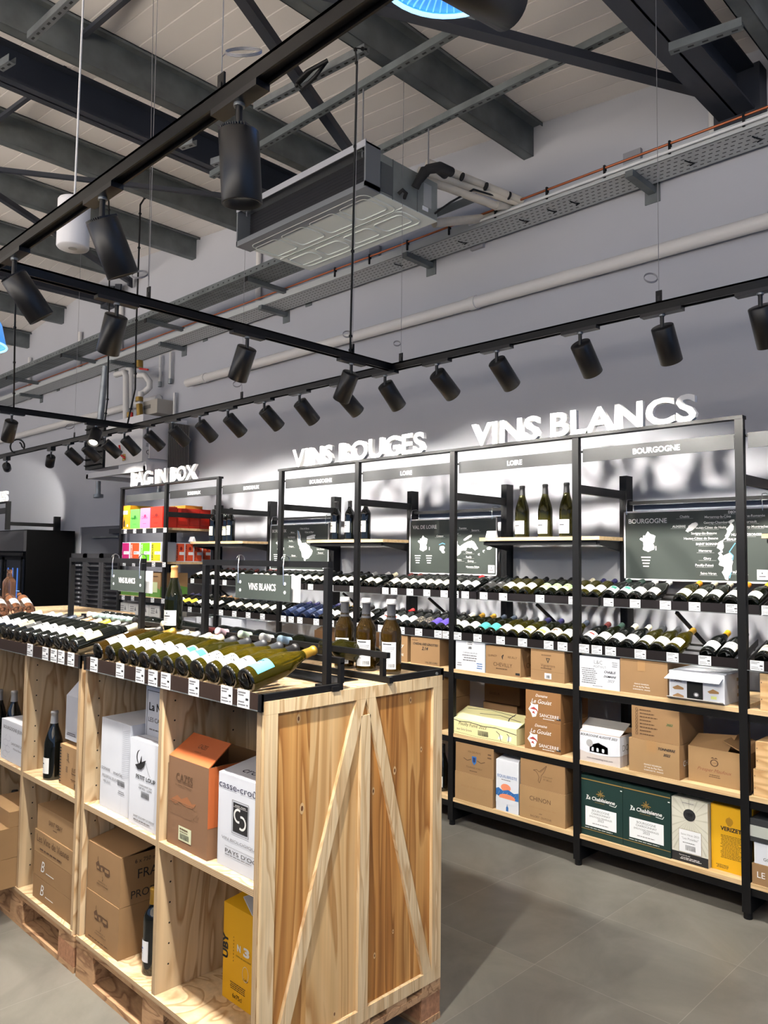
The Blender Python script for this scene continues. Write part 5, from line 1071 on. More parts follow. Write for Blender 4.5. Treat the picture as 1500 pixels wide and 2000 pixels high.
carton('brown carton with white script and red sketch, lower of its stack', -2.642, -2.40, y0, SH[1], .172, SAN, P_, d=.3, R=[('r', 0, 0, .001, .001, INK)])
carton('brown carton with white script and red sketch, upper of its stack', -2.638, -2.402, y0+.004, SH[1]+.1725, .17, SAN, P_, d=.3)
carton('plain kraft carton, lower of the pair beside the white blue-hilled carton', -3.165, -2.872, y0, SH[0], .172, KRAFT2, [('t', 'VINS DE LOIRE DUTOUR', .5, .5, .66, mat('faint_brown_ink', (160, 122, 82), .8))], d=.3)
CRE = [('t', 'VIN DE PAYS', .5, .72, .34, INKB), ('p', [(.44,.62),(.56,.62),(.555,.42),(.5,.32),(.445,.42)], BLUI), ('p', [(.465,.58),(.535,.58),(.53,.45),(.5,.4),(.47,.45)], mat('dark_blue_print', (30, 50, 100), .6), 2), ('l', [(.22,.5),(.32,.44),(.42,.5)], .004, INKB), ('l', [(.58,.5),(.68,.44),(.78,.5)], .004, INKB), ('t', "TOURAINE D'OISLY", .5, .20, .42, INKB), ('m', .38, .08, .62, .14, 1, INKB), ('m', .84, .62, .96, .84, 2, INKB)]
carton('kraft carton with blue shield crest on the bottom LOIRE shelf', -3.163, -2.868, y0+.002, SH[0]+.1725, .18, KRAFT, CRE, d=.3)
eqw = [('t', 'EQUILIBRISTE', .5, .66, .86, BLUI), ('m', .24, .60, .74, .64, 1, INKG), ('d', .44, .47, .22, .075, mat('coral_print', (230, 140, 104), .6)), ('p', [(.0,.42),(.12,.45),(.3,.40),(.55,.44),(.8,.39),(1,.42),(1,.26),(.8,.22),(.5,.3),(.2,.27),(.0,.3)], BLUI, 2), ('d', .5, .28, .36, .07, mat('coral_print', (230, 140, 104), .6), 3), ('r', .0, .16, 1, .255, CARTW, 4), ('t', 'CHENIN BLANC', .52, .19, .66, BLUI), ('p', [(.46,.02),(.56,.02),(.56,.09),(.52,.12),(.52,.15),(.5,.15),(.5,.12),(.46,.09)], BLUI, 5)]
for a in range(5): eqw.append(('l', [(.05+.18*a,.28),(.16+.18*a,.38)], .002, PAPER))
carton('tall white carton with coral sun and blue hills between kraft cartons', -2.855, -2.692, y0+.01, SH[0], .30, CARTW, eqw, d=.26, flaps=[('gable', [(-.08, 0, .299), (.08, 0, .299), (.05, .13, .345), (-.05, .13, .345)], CARTW), ('gable', [(.081, 0, .299), (.081, .26, .299), (.05, .16, .345), (.05, .1, .345)], GREYC)])
carton('kraft carton with large dark capitals below the hummingbird carton', -2.680, -2.375, y0+.004, SH[0], .186, KRAFT2, [('t', 'CHINON', .46, .60, .46, INKB), ('t', 'BLANC DU DOMAINE 2023  VRAC', .52, .38, .6, mat('faint_brown_ink', (160, 122, 82), .8)), ('m', .44, .22, .52, .26, 1, INKB), ('t', 'BALORY · DUTOUR', .48, .10, .46, INKB)], d=.3)
HB = [(.30,.60),(.38,.64),(.43,.58),(.5,.68),(.6,.84),(.56,.66),(.52,.55),(.48,.46),(.47,.34),(.44,.2),(.41,.26),(.43,.4),(.40,.5),(.36,.58),(.30,.60)]
carton('kraft carton with line-drawn hummingbird on the bottom LOIRE shelf', -2.676, -2.377, y0+.006, SH[0]+.1865, .165, KRAFT, [('l', HB, .0028, INKB), ('l', [(.45,.56),(.6,.8)], .002, INKB), ('t', 'LE BOUQUET', .62, .42, .22, INKB), ('t', 'ET BELLE', .62, .32, .18, INKB)], d=.3)
for i, (xa, xb, z, h) in enumerate(((-3.19, -2.92, SH[1], .16), (-3.18, -2.90, SH[1]+.165, .16))):
    carton(['dark kraft carton at the shelf back behind the pale yellow carton', 'second shade-toned kraft carton stacked at the shelf back behind the pale yellow carton'][i], xa, xb, 4.22, z, h, KRAFT3, [('t', 'SAVEUR', .3, .3, .3, INKB)], d=.22)  # darker kraft stands in for the shade at the shelf back
# --- BOURGOGNE bay of white wines
carton('white carton with check list and handwriting, top shelf of the BOURGOGNE bay', -2.288, -2.038, y0, SH[2], .17, CARTW, [('m', .08, .12, .48, .64, 8, INKG), ('t', 'L&C', .5, .78, .2, INKG), ('t', 'POITOUT', .54, .66, .3, INKG), ('t', 'CHABLIS', .78, .52, .28, INK, {'s': .4, 'b': .02}), ('t', 'DOMAINE', .78, .38, .3, INK, {'s': .4, 'b': .02}), ('t', '2023', .8, .24, .16, INK, {'s': .4}), ('m', .82, .72, .97, .9, 3, INKG), ('m', .36, .05, .66, .1, 1, INKG)], d=.3)
carton('plain kraft carton with small white address print, top shelf of BOURGOGNE bay', -2.034, -1.772, y0, SH[2], .178, KRAFT, [('r', .38, .68, .54, 1, TAPE), ('t', 'FRANCE VIGNERON', .46, .28, .3, INKW), ('t', '17 rue du Pay Marin', .46, .20, .34, INKW), ('t', 'DORMOISETTE - FRANCE', .46, .12, .36, INKW)], d=.3)
def cote(fb, O, U, V): fb.text('COTE A OUVRIR', O+U*.5+V*.42, U.normalized(), V.normalized(), INKG, w=.15)
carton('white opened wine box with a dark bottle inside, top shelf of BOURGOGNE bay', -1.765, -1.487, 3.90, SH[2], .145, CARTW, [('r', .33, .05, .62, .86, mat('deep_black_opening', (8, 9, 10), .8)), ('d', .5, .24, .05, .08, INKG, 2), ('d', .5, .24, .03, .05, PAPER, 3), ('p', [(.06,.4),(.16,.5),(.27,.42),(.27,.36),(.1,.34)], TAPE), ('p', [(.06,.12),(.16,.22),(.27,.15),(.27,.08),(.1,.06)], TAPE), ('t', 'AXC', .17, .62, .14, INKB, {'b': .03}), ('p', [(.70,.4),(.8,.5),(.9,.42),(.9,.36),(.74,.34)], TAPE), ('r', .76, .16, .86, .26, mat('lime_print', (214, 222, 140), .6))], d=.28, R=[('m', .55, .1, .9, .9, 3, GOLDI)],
       flaps=[('flap', [(-.150, -.035, .105), (.125, -.035, .105), (.139, .03, .150), (-.125, .03, .150)], CARTW, cote), ('flap', [(-.139, 0, .004), (-.139, -.03, .018), (.139, -.03, .018), (.139, 0, .004)], GREYC)])
def ali(fb, O, U, V): fb.line([O+V*.42, O+U+V*.42], .001, GREYC, (0,-1,1)); fb.add([O+V*.42, O+U+V*.42, O+U+V, O+V], [(0,1,2,3)], GREYC); fb.text('BOURGOGNE', O+U*.5+V*.62, U.normalized(), V.normalized(), INKG, w=.06)
carton('pinkish white carton with a drawn house, its lid raised, BOURGOGNE bay', -2.288, -2.038, y0, SH[1], .165, PINKW, [('p', [(0,.36),(1,.36),(1,.96),(0,.96)], CARTW), ('p', [(0,.36),(.2,.30),(.5,.27),(.8,.30),(1,.36)], CARTW), ('t', 'BOURGOGNE ALIGOTÉ 2023', .5, .84, .88, INK, {'s': .35, 'b': .02}), ('p', [(.28,.34),(.72,.34),(.72,.56),(.5,.68),(.28,.56)], INKG), ('r', .33, .38, .38, .5, CARTW, 3), ('r', .45, .38, .5, .5, CARTW, 3), ('r', .58, .38, .63, .5, CARTW, 3), ('d', .28, .62, .08, .12, mat('pale_grey_sketch', (170, 170, 172), .7), 2), ('t', 'www.domainedegravoir.com', .52, .12, .62, INK)], d=.26, open_=True, inner=KRAFT3, R=[('p', [(0,.36),(1,.36),(1,.96),(0,.96)], CARTW), ('t', 'DOMAINE', .5, .5, .8, INKG)],
       flaps=[('lid', [(-.124, 0, .163), (.124, 0, .163), (.124, .12, .215), (-.124, .12, .215)], PINKW, ali)])
carton('kraft carton with black handwriting, lower of its stack in BOURGOGNE bay', -1.987, -1.715, y0, SH[1], .172, KRAFT2, [('r', .36, .68, .56, 1, TAPE), ('t', 'TONNERRE', .76, .78, .34, INK, {'s': .3, 'b': .03}), ('t', '2022', .76, .62, .14, INK, {'s': .3, 'b': .03}), ('t', 'FRANCE VIGNERON', .48, .26, .34, INKW), ('t', '17 rue du Pay Marin', .5, .18, .36, INKW), ('t', 'DORMOISETTE - FRANCE', .5, .1, .38, INKW)], d=.3, R=[('t', 'CHABLIS', .4, .36, .5, INKW)])
chk = [('m', .17, .86-i*.105, .17+.3+.08*(i % 3), .93-i*.105, 1, INKB) for i in range(8)]+[('f', .09, .86-i*.105, .13, .93-i*.105, INKB) for i in range(8)]
carton('kraft carton with printed check boxes, upper of its stack in BOURGOGNE bay', -1.972, -1.715, y0+.004, SH[1]+.1725, .17, KRAFT, chk+[('t', '2022', .8, .52, .14, mat('green_marker', (70, 110, 70), .7), {'s': .4, 'b': .02})], d=.3)
carton('opened kraft carton with crown crest and red script behind the bay post', -1.69, -1.40, 3.945, SH[1], .175, KRAFT2, [('d', .45, .62, .07, .10, INKB), ('d', .45, .62, .05, .075, KRAFT2, 2), ('t', 'DM', .45, .59, .06, INKB), ('p', [(.39,.74),(.42,.78),(.45,.75),(.48,.78),(.51,.74)], INKB), ('t', 'Prosper Maufoux', .45, .36, .58, mat('rust_script', (140, 84, 60), .7), {'s': .4}), ('m', .34, .2, .58, .3, 2, INKB)], d=.3, open_=True,
       flaps=[('flap', [(-.144, .005, .174), (.05, .005, .174), (.05, .13, .235), (-.144, .13, .215)], KRAFT), ('flap', [(.145, 0, .174), (.145, .25, .174), (.03, .25, .225), (.03, .0, .225)], KRAFT)], R=[('d', .5, .6, .07, .1, INKB)])
CH = [('t', 'La Chablisienne', .5, .61, .66, INKW, {'s': .15, 'b': .02}), ('m', .36, .575, .64, .59, 1, GOLDI), ('r', .0, .93, 1, .945, GOLDI), ('r', .0, .10, 1, .11, GOLDI), ('r', .14, .17, .86, .49, PAPER), ('t', 'BOURGOGNE', .5, .42, .4, INKG), ('t', 'CHARDONNAY', .5, .37, .44, INKG), ('t', 'EMOTIONS MINERALES', .5, .32, .52, INKG), ('t', '2023', .5, .275, .14, INKG), ('m', .3, .21, .75, .235, 1, INKG), ('m', .12, .13, .9, .15, 1, INKW), ('l', [(.5,.80),(.5,.68)], .004, GOLDI), ('l', [(.40,.72),(.5,.74),(.6,.72)], .004, GOLDI), ('l', [(.43,.69),(.5,.72),(.57,.69)], .003, GOLDI), ('l', [(.44,.77),(.56,.71)], .003, GOLDI), ('l', [(.56,.77),(.44,.71)], .003, GOLDI), ('l', [(.16,.6),(.22,.67),(.17,.68)], .003, INKW), ('l', [(.7,.59),(.84,.58),(.87,.62)], .003, INKW), ('r', .95, .86, .99, .875, INKW)]
for xa, xb, lab in ((-2.288, -2.032, 'dark green carton against the left post on the bottom BOURGOGNE shelf'), (-2.030, -1.770, 'dark green carton next to the ivory carton on the bottom BOURGOGNE shelf')):
    carton(lab, xa, xb, y0+.012, SH[0], .322, GREEN, CH, d=.3, group='dark green cartons')
rays = [('p', [(.5,.70),(.5+.9*math.cos(a),.70+.6*math.sin(a)),(.5+.9*math.cos(a+.05),.70+.6*math.sin(a+.05))], mat('pale_ray', (198, 196, 180), .65)) for a in [k*.26 for k in range(24)]]
rays = [('p', [(min(1, max(0, u)), min(1, max(.16, v))) for u, v in q[1]], q[2]) for q in rays]
carton('ivory carton with round black seal on the bottom BOURGOGNE shelf', -1.767, -1.584, y0+.02, SH[0], .312, OFFW, rays+[('d', .5, .76, .17, .095, INK, 2), ('t', 'CAVE', .5, .77, .14, INKW), ('t', 'PRISSE', .5, .735, .18, INKW), ('m', .3, .93, .7, .95, 1, INKG), ('r', .0, .0, 1, .15, INK, 1), ('r', .2, .16, .82, .52, PAPER, 2), ('f', .2, .16, .82, .52, GOLDI), ('t', 'Saint-Véran 2023', .51, .43, .5, INKG), ('t', '"Les Pinielles"', .51, .365, .46, INKG), ('m', .3, .3, .72, .33, 1, INKG), ('b', .38, .2, .66, .28), ('t', 'Terroirs du sud', .35, .10, .3, INKW), ('m', .18, .04, .9, .085, 2, INKW)], d=.28)
carton('yellow carton with black text half behind the post, bottom BOURGOGNE shelf', -1.580, -1.402, 3.945, SH[0], .315, YEL, [('t', 'VERIZET', .54, .62, .56, INK, {'b': .03}), ('d', .5, .77, .10, .06, mat('ochre_print', (190, 140, 30), .6)), ('p', [(.42,.74),(.5,.85),(.58,.74),(.54,.70),(.46,.70)], mat('ochre_print', (190, 140, 30), .6), 2), ('m', .24, .2, .86, .56, 16, mat('brown_on_yellow', (120, 90, 20), .7)), ('m', .12, .04, .5, .10, 3, INK)], d=.28)
# --- LOIRE bay of red wines
carton('brown carton with script above white capitals, behind the squat amber bottles', -3.83, -3.585, y0, SH[2], .175, KRAFT, [('t', 'Vouvray', .62, .56, .5, INKW, {'s': .4}), ('t', 'SANCERRE', .64, .22, .44, INKW), ('m', .45, .14, .85, .18, 1, INKW)], d=.3)
carton('brown carton with handwritten black note beside the LOIRE bay post', -3.555, -3.300, y0, SH[2], .175, KRAFT, [('t', 'CHEDAL DES GRIOTTES', .52, .72, .86, INK, {'s': .35, 'b': .02}), ('t', '2.14', .5, .54, .22, INK, {'s': .3, 'b': .02}), ('m', .04, .86, .3, .92, 1, INKB), ('t', 'VAL DE LOIRE', .72, .06, .42, INK)], d=.3)
for i, (z, h) in enumerate(((SH[1], .19), (SH[1]+.192, .18), (SH[0]+.02, .0))):
    if h: carton(['plain brown carton seen past the crate end beside the LOIRE post, lower', 'plain brown carton seen past the crate end beside the LOIRE post, upper'][i], -3.55, -3.285, y0, z, h, KRAFT, [('r', 0, 0, .001, .001, INK)], d=.3)
o = bottle(BU, 'k', 'w', 'k'); stand(o, -3.33, 3.97, SH[0]+.0006, -.4); tag(o, 'dark bottle standing on the bottom shelf past the crate end', 'bottle')
# opened dark cartons and white ones in the far bays
carton('opened brown carton with raised flaps behind the nearer tube frame', -4.62, -4.25, y0+.06, SH[2], .14, KRAFT3, (), d=.34, open_=True, flaps=[('flap', [(-.18, 0, .139), (.18, 0, .139), (.16, .14, .20), (-.16, .14, .20)], KRAFT3), ('flap', [(.185, 0, .139), (.185, .34, .139), (.09, .3, .2), (.09, .05, .2)], KRAFT3)])
carton('white carton on the top shelf under the BORDEAUX map', -5.80, -5.50, y0, SH[2], .17, CARTW, [('r', 0, 0, .001, .001, INKG)], d=.3)
carton('second white carton on the top shelf under the BORDEAUX map', -5.47, -5.2, y0+.03, SH[2], .165, CARTW, (), d=.3)
carton('small white carton on the top shelf beneath the BORDEAUX shelf', -6.45, -6.25, y0+.02, SH[2], .13, CARTW, [('m', .2, .3, .8, .7, 4, INKG)], d=.25)
carton('white carton with grey print beside the bay post beneath BORDEAUX shelf', -6.2, -5.98, y0, SH[2], .15, CARTW, [('m', .2, .3, .8, .7, 4, INKG)], d=.3)
# --- end bay at the picture edge
PB = grain('planed_pine_box', (226, 190, 140), (196, 152, 102), (1.2, 9, 9), 6, .6, .5)
for z, h, xa, lab in ((SH[2], .175, -1.325, 'pine box on the top shelf at the picture edge'), (SH[1], .127, -1.362, 'pine box at the picture edge, lower of two'), (SH[1]+.1275, .13, -1.35, 'pine box at the picture edge, upper of two')):
    carton(lab, xa, xa+.32, y0+.01, z, h, PB, [('d', .02, .3, .006, .02, INK), ('d', .02, .75, .006, .02, INK)], d=.3, name='wooden_wine_box', seam=False)
carton('brown carton with white capitals at the picture edge, bottom of the pile', -1.372, -1.08, y0, SH[0], .095, KRAFT, [('t', 'LE BOIS', .3, .36, .44, INKW)], d=.3)
carton('white carton at the picture edge between the brown and black ones', -1.362, -1.09, y0+.004, SH[0]+.0955, .098, CARTW, [('t', 'GOURMANDISE', .4, .2, .5, INK)], d=.3)
carton('black carton with grey band at the picture edge, top of the pile', -1.378, -1.08, y0, SH[0]+.194, .105, mixm('black_carton', (40, 42, 46)), [('r', 0, .22, 1, .72, mat('grey_band', (178, 182, 176), .6))], d=.3)
# --- bag in box bay
bib = lambda c, n: mixm(n, c, rough=.45)
gx = -7.748
def bibp(m, word='Ombre'): return [('t', word, .45, .46, .6, m, {'s': .3}), ('d', .5, .6, .12, .08, m), ('m', .3, .2, .7, .25, 1, m)]
dk = mat('dark_red_print', (120, 20, 20), .6)
carton('orange bag in box with drawn bottle, leftmost on the upper shelf', gx, gx+.215, 3.91, 1.955, .245, bib((240, 160, 30), 'amber_box'), [('r', .15, .62, .75, .78, PAPER), ('p', [(.36,.08),(.52,.08),(.52,.3),(.46,.42),(.46,.5),(.42,.5),(.42,.42),(.36,.3)], INK), ('d', .76, .14, .08, .06, PAPER)], d=.26)
for i, (xa, w, h, c, n, m_, lab) in enumerate(((gx+.222, .2, .20, (110, 210, 90), 'lime_box', mat('green_print', (30, 110, 40), .6), 'lime green bag in box on the upper shelf'), (gx+.43, .2, .205, (240, 130, 180), 'rose_pink_box', mat('pink_print', (170, 40, 100), .6), 'pink bag in box on the upper shelf'), (gx+.638, .235, .21, (232, 50, 34), 'red_box', dk, 'red bag in box at the front of the upper shelf'))):
    carton(lab, xa, xa+w, 3.91, 1.955, h, bib(c, n), bibp(m_), d=.16)
for i in range(3):
    carton(f'red bag in box on the upper shelf, {["second", "third", "fourth"][i]} in the row going back', gx+.66, gx+.875, 4.075+i*.128, 1.955, .20, bib((232, 50, 34), 'red_box'), (), d=.125, R=[('f', .08, .15, .92, .62, dk), ('r', 0, .64, 1, .66, dk)])
for i in range(3):
    carton(f'amber carton behind the front boxes on the upper shelf, {ORD[i]} from the left', gx+.23+i*.21, gx+.42+i*.21, 4.18, 1.955, .235, bib((214, 140, 40), 'ochre_box'), (), d=.2)
row2 = (((206, 24, 120), 'magenta_box', 'magenta'), ((240, 92, 40), 'vermilion_box', 'vermilion'), ((120, 214, 30), 'bright_green_box', 'bright green'), ((206, 206, 30), 'yellow_green_box', 'yellow-green'))
for i, (c, n, nm) in enumerate(row2):
    m_ = bib(c, n); xa = gx+.03+i*.212
    carton(f'{nm} bag in box with white band on the middle shelf', xa, xa+.207, 3.91, 1.62, .195, CARTW, [('r', .04, .04, .90, .96, m_), ('t', 'LENCLER', .22, .5, .8, INK if i > 2 else INKW, {'rot': 1, 'h': .12, 'b': .03}), ('r', .36, .36, .9, .52, PAPER, 2), ('m', .42, .4, .84, .48, 1, INKG)], d=.15, group='bag in box cartons on the middle shelf')
for i in range(4):
    m_ = bib((220, 84, 50), 'brick_orange_box')
    carton(f'brick orange bag in box on the middle shelf, {ORD[i]} in the row going back', gx+.67, gx+.872, 4.066+i*.102, 1.62, .19, CARTW, (), d=.10, R=[('r', .06, .04, .94, .96, m_), ('t', 'LENCLER', .22, .5, .8, INK, {'rot': 1, 'h': .12, 'b': .03}), ('r', .4, .36, .94, .52, PAPER, 2), ('d', .6, .7, .14, .1, dk, 2)], group='brick orange cartons')
for i in range(4):
    carton(f'kraft carton with green print on the lower shelf, {ORD[i]} from the left post', gx+.03+i*.212, gx+.235+i*.212, 3.91, 1.27, .24, KRAFT, [('p', [(0,0),(1,0),(1,.3),(.6,.42),(.3,.34),(0,.44)], mat('green_hill_print', (92, 140, 60), .65)), ('r', .28, .2, .72, .62, mat('pale_green_label', (196, 206, 160), .6), 2), ('m', .1, .82, .9, .9, 1, INKB)], d=.3, group='kraft cartons with green print', R=[('p', [(0,0),(1,0),(1,.4),(.6,.5),(.3,.38),(0,.44)], mat('green_hill_print', (92, 140, 60), .65))])
for i in range(4):
    carton(f'pale grey carton on the lowest visible shelf, {ORD[i]} from the left post', gx+.03+i*.212, gx+.235+i*.212, 3.91, .978, .21, mixm('pale_grey_carton', (206, 206, 204)), [('m', .15, .6, .6, .9, 3, INKG), ('m', .15, .2, .85, .5, 3, mat('faint_grey_ink', (176, 176, 176), .7)), ('p', [(.62,.66),(.8,.66),(.7,.88)], INKG)], d=.3, group='pale grey cartons')
# ---------------------------------------------------------------- cartons inside the display crates
carton('tall white carton with grey lettering in the upper left crate compartment', -3.02, -2.785, 1.475, SZ, .347, CARTW, [('t', 'DOMAINE', .2, .42, .3, INKG, {'h': .035}), ('t', 'merle', .62, .41, .3, INKG, {'h': .045}), ('t', 'PIQUEPOUL BLANC', .36, .34, .56, INKG, {'h': .032}), ('t', 'VIEIL JEAN', .24, .285, .26, INKG, {'h': .026}), ('b', .62, .31, .86, .37), ('m', .62, .22, .9, .26, 2, INKG), ('r', .74, .0, .742, 1, mat('fold_line', (176, 180, 190), .7))]+[('l', [(.76,.4+k*.022),(.99,.44+k*.022)], .0015, mat('fold_line', (176, 180, 190), .7)) for k in range(24)], d=.25, open_=True, inner=CARTW, flaps=[('lid', [(-.116, 0, .346), (.116, 0, .346), (.116, .2, .350), (-.116, .2, .352)], CARTW)])
wolf = [('d', .36, .80, .12, .085, INK, 1), ('d', .385, .80, .105, .085, CARTW, 2), ('p', [(.2,.70),(.3,.72),(.42,.75),(.58,.79),(.52,.71),(.42,.665),(.3,.655)], INK, 3), ('p', [(.36,.73),(.40,.80),(.43,.83),(.44,.76),(.42,.73)], INK, 3), ('l', [(.58,.76),(.64,.68),(.74,.61)], .0012, INK)]
carton('white carton with wolf and moon emblem in the upper left crate compartment', -2.757, -2.550, 1.462, SZ, .313, CARTW, wolf+[('t', 'PETIT LOUP', .58, .55, .68, INK, {'h': .05, 'b': .02}), ('t', 'CHARDONNAY 2024', .58, .475, .44, INK, {'h': .022}), ('t', 'IGP VDL - LOIRE', .58, .44, .46, INK, {'h': .022}), ('b', .44, .35, .72, .42), ('t', 'SAINT GUILHEM LE DESERT', .55, .10, .74, INK, {'h': .022}), ('m', .18, .05, .9, .085, 1, INKG)], d=.06)
carton('tall white carton behind the wolf carton, black frame on its face', -2.774, -2.53, 1.53, SZ, .495, CARTW, [('f', .05, .62, .96, .97, INK), ('t', 'La Nerthe', .5, .82, .78, INK, {'h': .065, 'b': .02}), ('t', 'LES CASSAGNES', .5, .735, .8, INK, {'h': .035}), ('m', .12, .665, .84, .69, 1, INKG)], d=.2)
def cz(fb, O, U, V):
    fb.text('CAZES', O+U*.5+V*.52, U.normalized(), V.normalized(), INKB, w=.05, h=.018); fb.text('ROUSSILLON', O+U*.5+V*.36, U.normalized(), V.normalized(), INKB, w=.04)
czm = [('p', [(.06,.50),(.25,.58),(.35,.55),(.5,.60),(.62,.54),(.72,.56),(.66,.50),(.5,.48),(.3,.51),(.2,.47)], mat('faded_orange_print', (166, 108, 70), .7)), ('m', .02, .36, .8, .52, 9, mat('faint_tan_print', (146, 112, 84), .75)), ('t', 'CAZES', .42, .74, .42, INKB, {'h': .10}), ('t', 'UN GRAND DOMAINE BIO', .4, .69, .42, INKB, {'h': .018})]
carton('tan carton with orange raised lid in the upper crate compartment', -2.475, -2.225, 1.460, SZ, .298, mixm('tan_carton', (138, 104, 78)), czm, d=.25, open_=True, inner=KRAFT3, R=[('r', 0, .34, 1, 1, ORNG)], extras=[('sticker', [('r', .30, .09, .62, .25, mat('pale_green_sticker', (222, 226, 190), .6)), ('m', .33, .2, .58, .24, 1, INKB), ('b', .34, .11, .57, .17), ('m', .33, .18, .58, .2, 1, INKB)])],
       flaps=[('lid', [(-.124, 0, .297), (.124, 0, .297), (.124, .085, .365), (-.105, .085, .365)], ORNG, cz)])
def cz2(fb, O, U, V): fb.text('CAZES', O+U*.5+V*.42, U.normalized(), V.normalized(), INKB, w=.055, h=.02)
carton('orange opened carton in shade behind the tan orange-lidded carton', -2.30, -1.955, 1.715, SZ, .33, mixm('burnt_orange_carton', (180, 86, 44)), [('r', 0, 0, .001, .001, INK)], d=.075, flaps=[('lid', [(-.15, .0, .33), (.15, .0, .33), (.15, .05, .39), (-.12, .05, .39)], mixm('burnt_orange_carton', (180, 86, 44)), cz2)])
def cro(fb, O, U, V): fb.text('croûte', O+U*.62+V*.24, U.normalized(), V.normalized(), mat('navy_ink', (36, 36, 66), .7), w=.15, h=.032, shear=.1)
NAVY = mat('navy_ink', (36, 36, 66), .7)
Cp = lambda cx, cy_, r, a0, a1: [(cx+r*math.cos(math.radians(a0+(a1-a0)*k/14)), cy_+r*.78*math.sin(math.radians(a0+(a1-a0)*k/14))) for k in range(15)]
carton('white carton with black double-C emblem beside the crate end', -2.192, -1.952, 1.478, SZ, .292, CARTW, [('t', 'casse-croûte', .52, .85, 1.0, NAVY, {'h': .08}), ('r', .35, .42, .68, .73, INK), ('f', .33, .40, .70, .75, INKG), ('t', 'AVEC PAIN', .515, .695, .24, INKW, {'h': .018}), ('r', .36, .685, .67, .688, INKW, 2), ('l', Cp(.47, .60, .085, 60, 290), .007, INKW), ('l', Cp(.55, .535, .085, -120, 110), .007, INKW), ('t', 'VIN BIOLOGIQUE', .5, .30, .8, INKG, {'h': .03}), ('r', .18, .23, .9, .233, INKG), ('t', "PAYS D'OC", .54, .165, .7, INK, {'h': .045}), ('m', .18, .135, .9, .155, 1, INKG)], d=.25,
       flaps=[('lid', [(-.119, 0, .2925), (.119, 0, .2925), (.119, .15, .318), (-.119, .15, .318)], CARTW, cro)])
HS = [('p', [(.26,.62),(.34,.70),(.38,.62),(.46,.64),(.60,.63),(.68,.63),(.70,.50),(.58,.46),(.52,.54),(.4,.5),(.3,.5)], INKB), ('r', .42, .52, .47, .59, KRAFT, 2), ('r', .3, .53, .36, .58, KRAFT, 2), ('r', .54, .54, .66, .6, KRAFT, 2), ('l', [(.32,.7),(.33,.78)], .003, INKB), ('l', [(.47,.42),(.49,.36),(.47,.32)], .003, INKB), ('t', 'DOMAINE DE LA', .48, .27, .28, INKB, {'h': .03}), ('t', 'MENUISERAIE', .48, .21, .34, INKB, {'h': .035})]
RS = [('t', '6 x 750 ml', .40, .82, .36, INK), ('t', 'FRAGILE', .62, .5, .7, INK), ('t', 'PRODUIT', .5, .12, .66, INK)]
carton('kraft carton with farmhouse drawing on the crate floor, lower of two', -3.068, -2.795, 1.456, FZ, .19, KRAFT, HS+[('m', .1, .06, .85, .12, 1, INKB)], d=.26, group='farmhouse cartons')
carton('kraft carton with farmhouse drawing, upper of two, its lid lifted', -3.068, -2.795, 1.458, FZ+.1905, .185, KRAFT, HS, d=.26, R=RS, open_=True, flaps=[('lid', [(-.136, 0, .184), (.136, 0, .184), (.15, .17, .215), (-.13, .17, .22)], KRAFT)], group='farmhouse cartons')
o = bottle(BO, 'k', 'wb', 'au', n=32); stand(o, -2.645, 1.515, FZ+.0006, -.5); tag(o, 'dark bottle with gold capsule standing on the crate floor beside kraft cartons', 'bottle')
o = bottle(BO, 'k', 'wb', 'au', n=32); stand(o, -2.565, 1.56, FZ+.0006, -.5); tag(o, 'dark bottle half hidden behind the divider on the crate floor', 'bottle')
carton('tall yellow carton with black sideways capitals on the crate floor', -2.333, -2.163, 1.607, FZ, .318, YEL, [('t', 'UBY', .18, .55, .26, INK, {'rot': 1, 'h': .20, 'b': .04}), ('m', .36, .42, .38, .7, 8, INK), ('t', 'N', .55, .56, .12, INKW, {'h': .075, 'b': .04}), ('t', '3', .8, .545, .2, INKW, {'h': .10, 'b': .05}), ('t', 'CÔTES DE GASCOGNE', .7, .50, .5, INK, {'h': .016}), ('l', Cp(.78, .37, .10, 0, 360), .0014, INKW), ('t', 'Uby', .8, .30, .18, INK, {'h': .025, 's': .4}), ('m', .26, .14, .8, .22, 4, INK), ('t', '6x75cl', .52, .06, .32, INK, {'h': .05})], d=.17, open_=True, inner=CARTW, flaps=[('gable', [(-.085, .0, .317), (.085, .0, .317), (.02, .10, .35), (-.04, .12, .36)], YEL), ('gable', [(.085, 0, .317), (.085, .17, .317), (.03, .15, .36), (.0, .02, .352)], CARTW)])
# second crate
o = bottle(BU, 'k', 'w', 'si', n=32); stand(o, -3.52, 1.495, SZ+.0006, -.35); tag(o, 'dark bottle with silver capsule standing alone in the second crate', 'bottle')
carton('kraft carton with black wave border in the second crate', -3.425, -3.172, 1.484, SZ, .172, KRAFT2, [('t', 'Just', .36, .72, .24, INK, {'rot': 1, 'h': .09, 's': .3}), ('m', .26, .35, .34, .5, 4, INK), ('t', 'JUSTICE', .66, .42, .36, INKB, {'h': .1}), ('m', .48, .34, .88, .4, 1, INKB), ('m', .46, .2, .86, .25, 1, INKB), ('p', [(.66,.58),(.76,.58),(.74,.8),(.68,.78)], INKB), ('b', .6, .04, .8, .15)]+[('p', [(.0,.04+k*.075),(.085,.08+k*.075),(.0,.10+k*.075)], INK) for k in range(12)], d=.25, open_=True, flaps=[('flap', [(-.125, .004, .17), (.125, .004, .17), (.12, .1, .182), (-.12, .1, .186)], KRAFT2)])
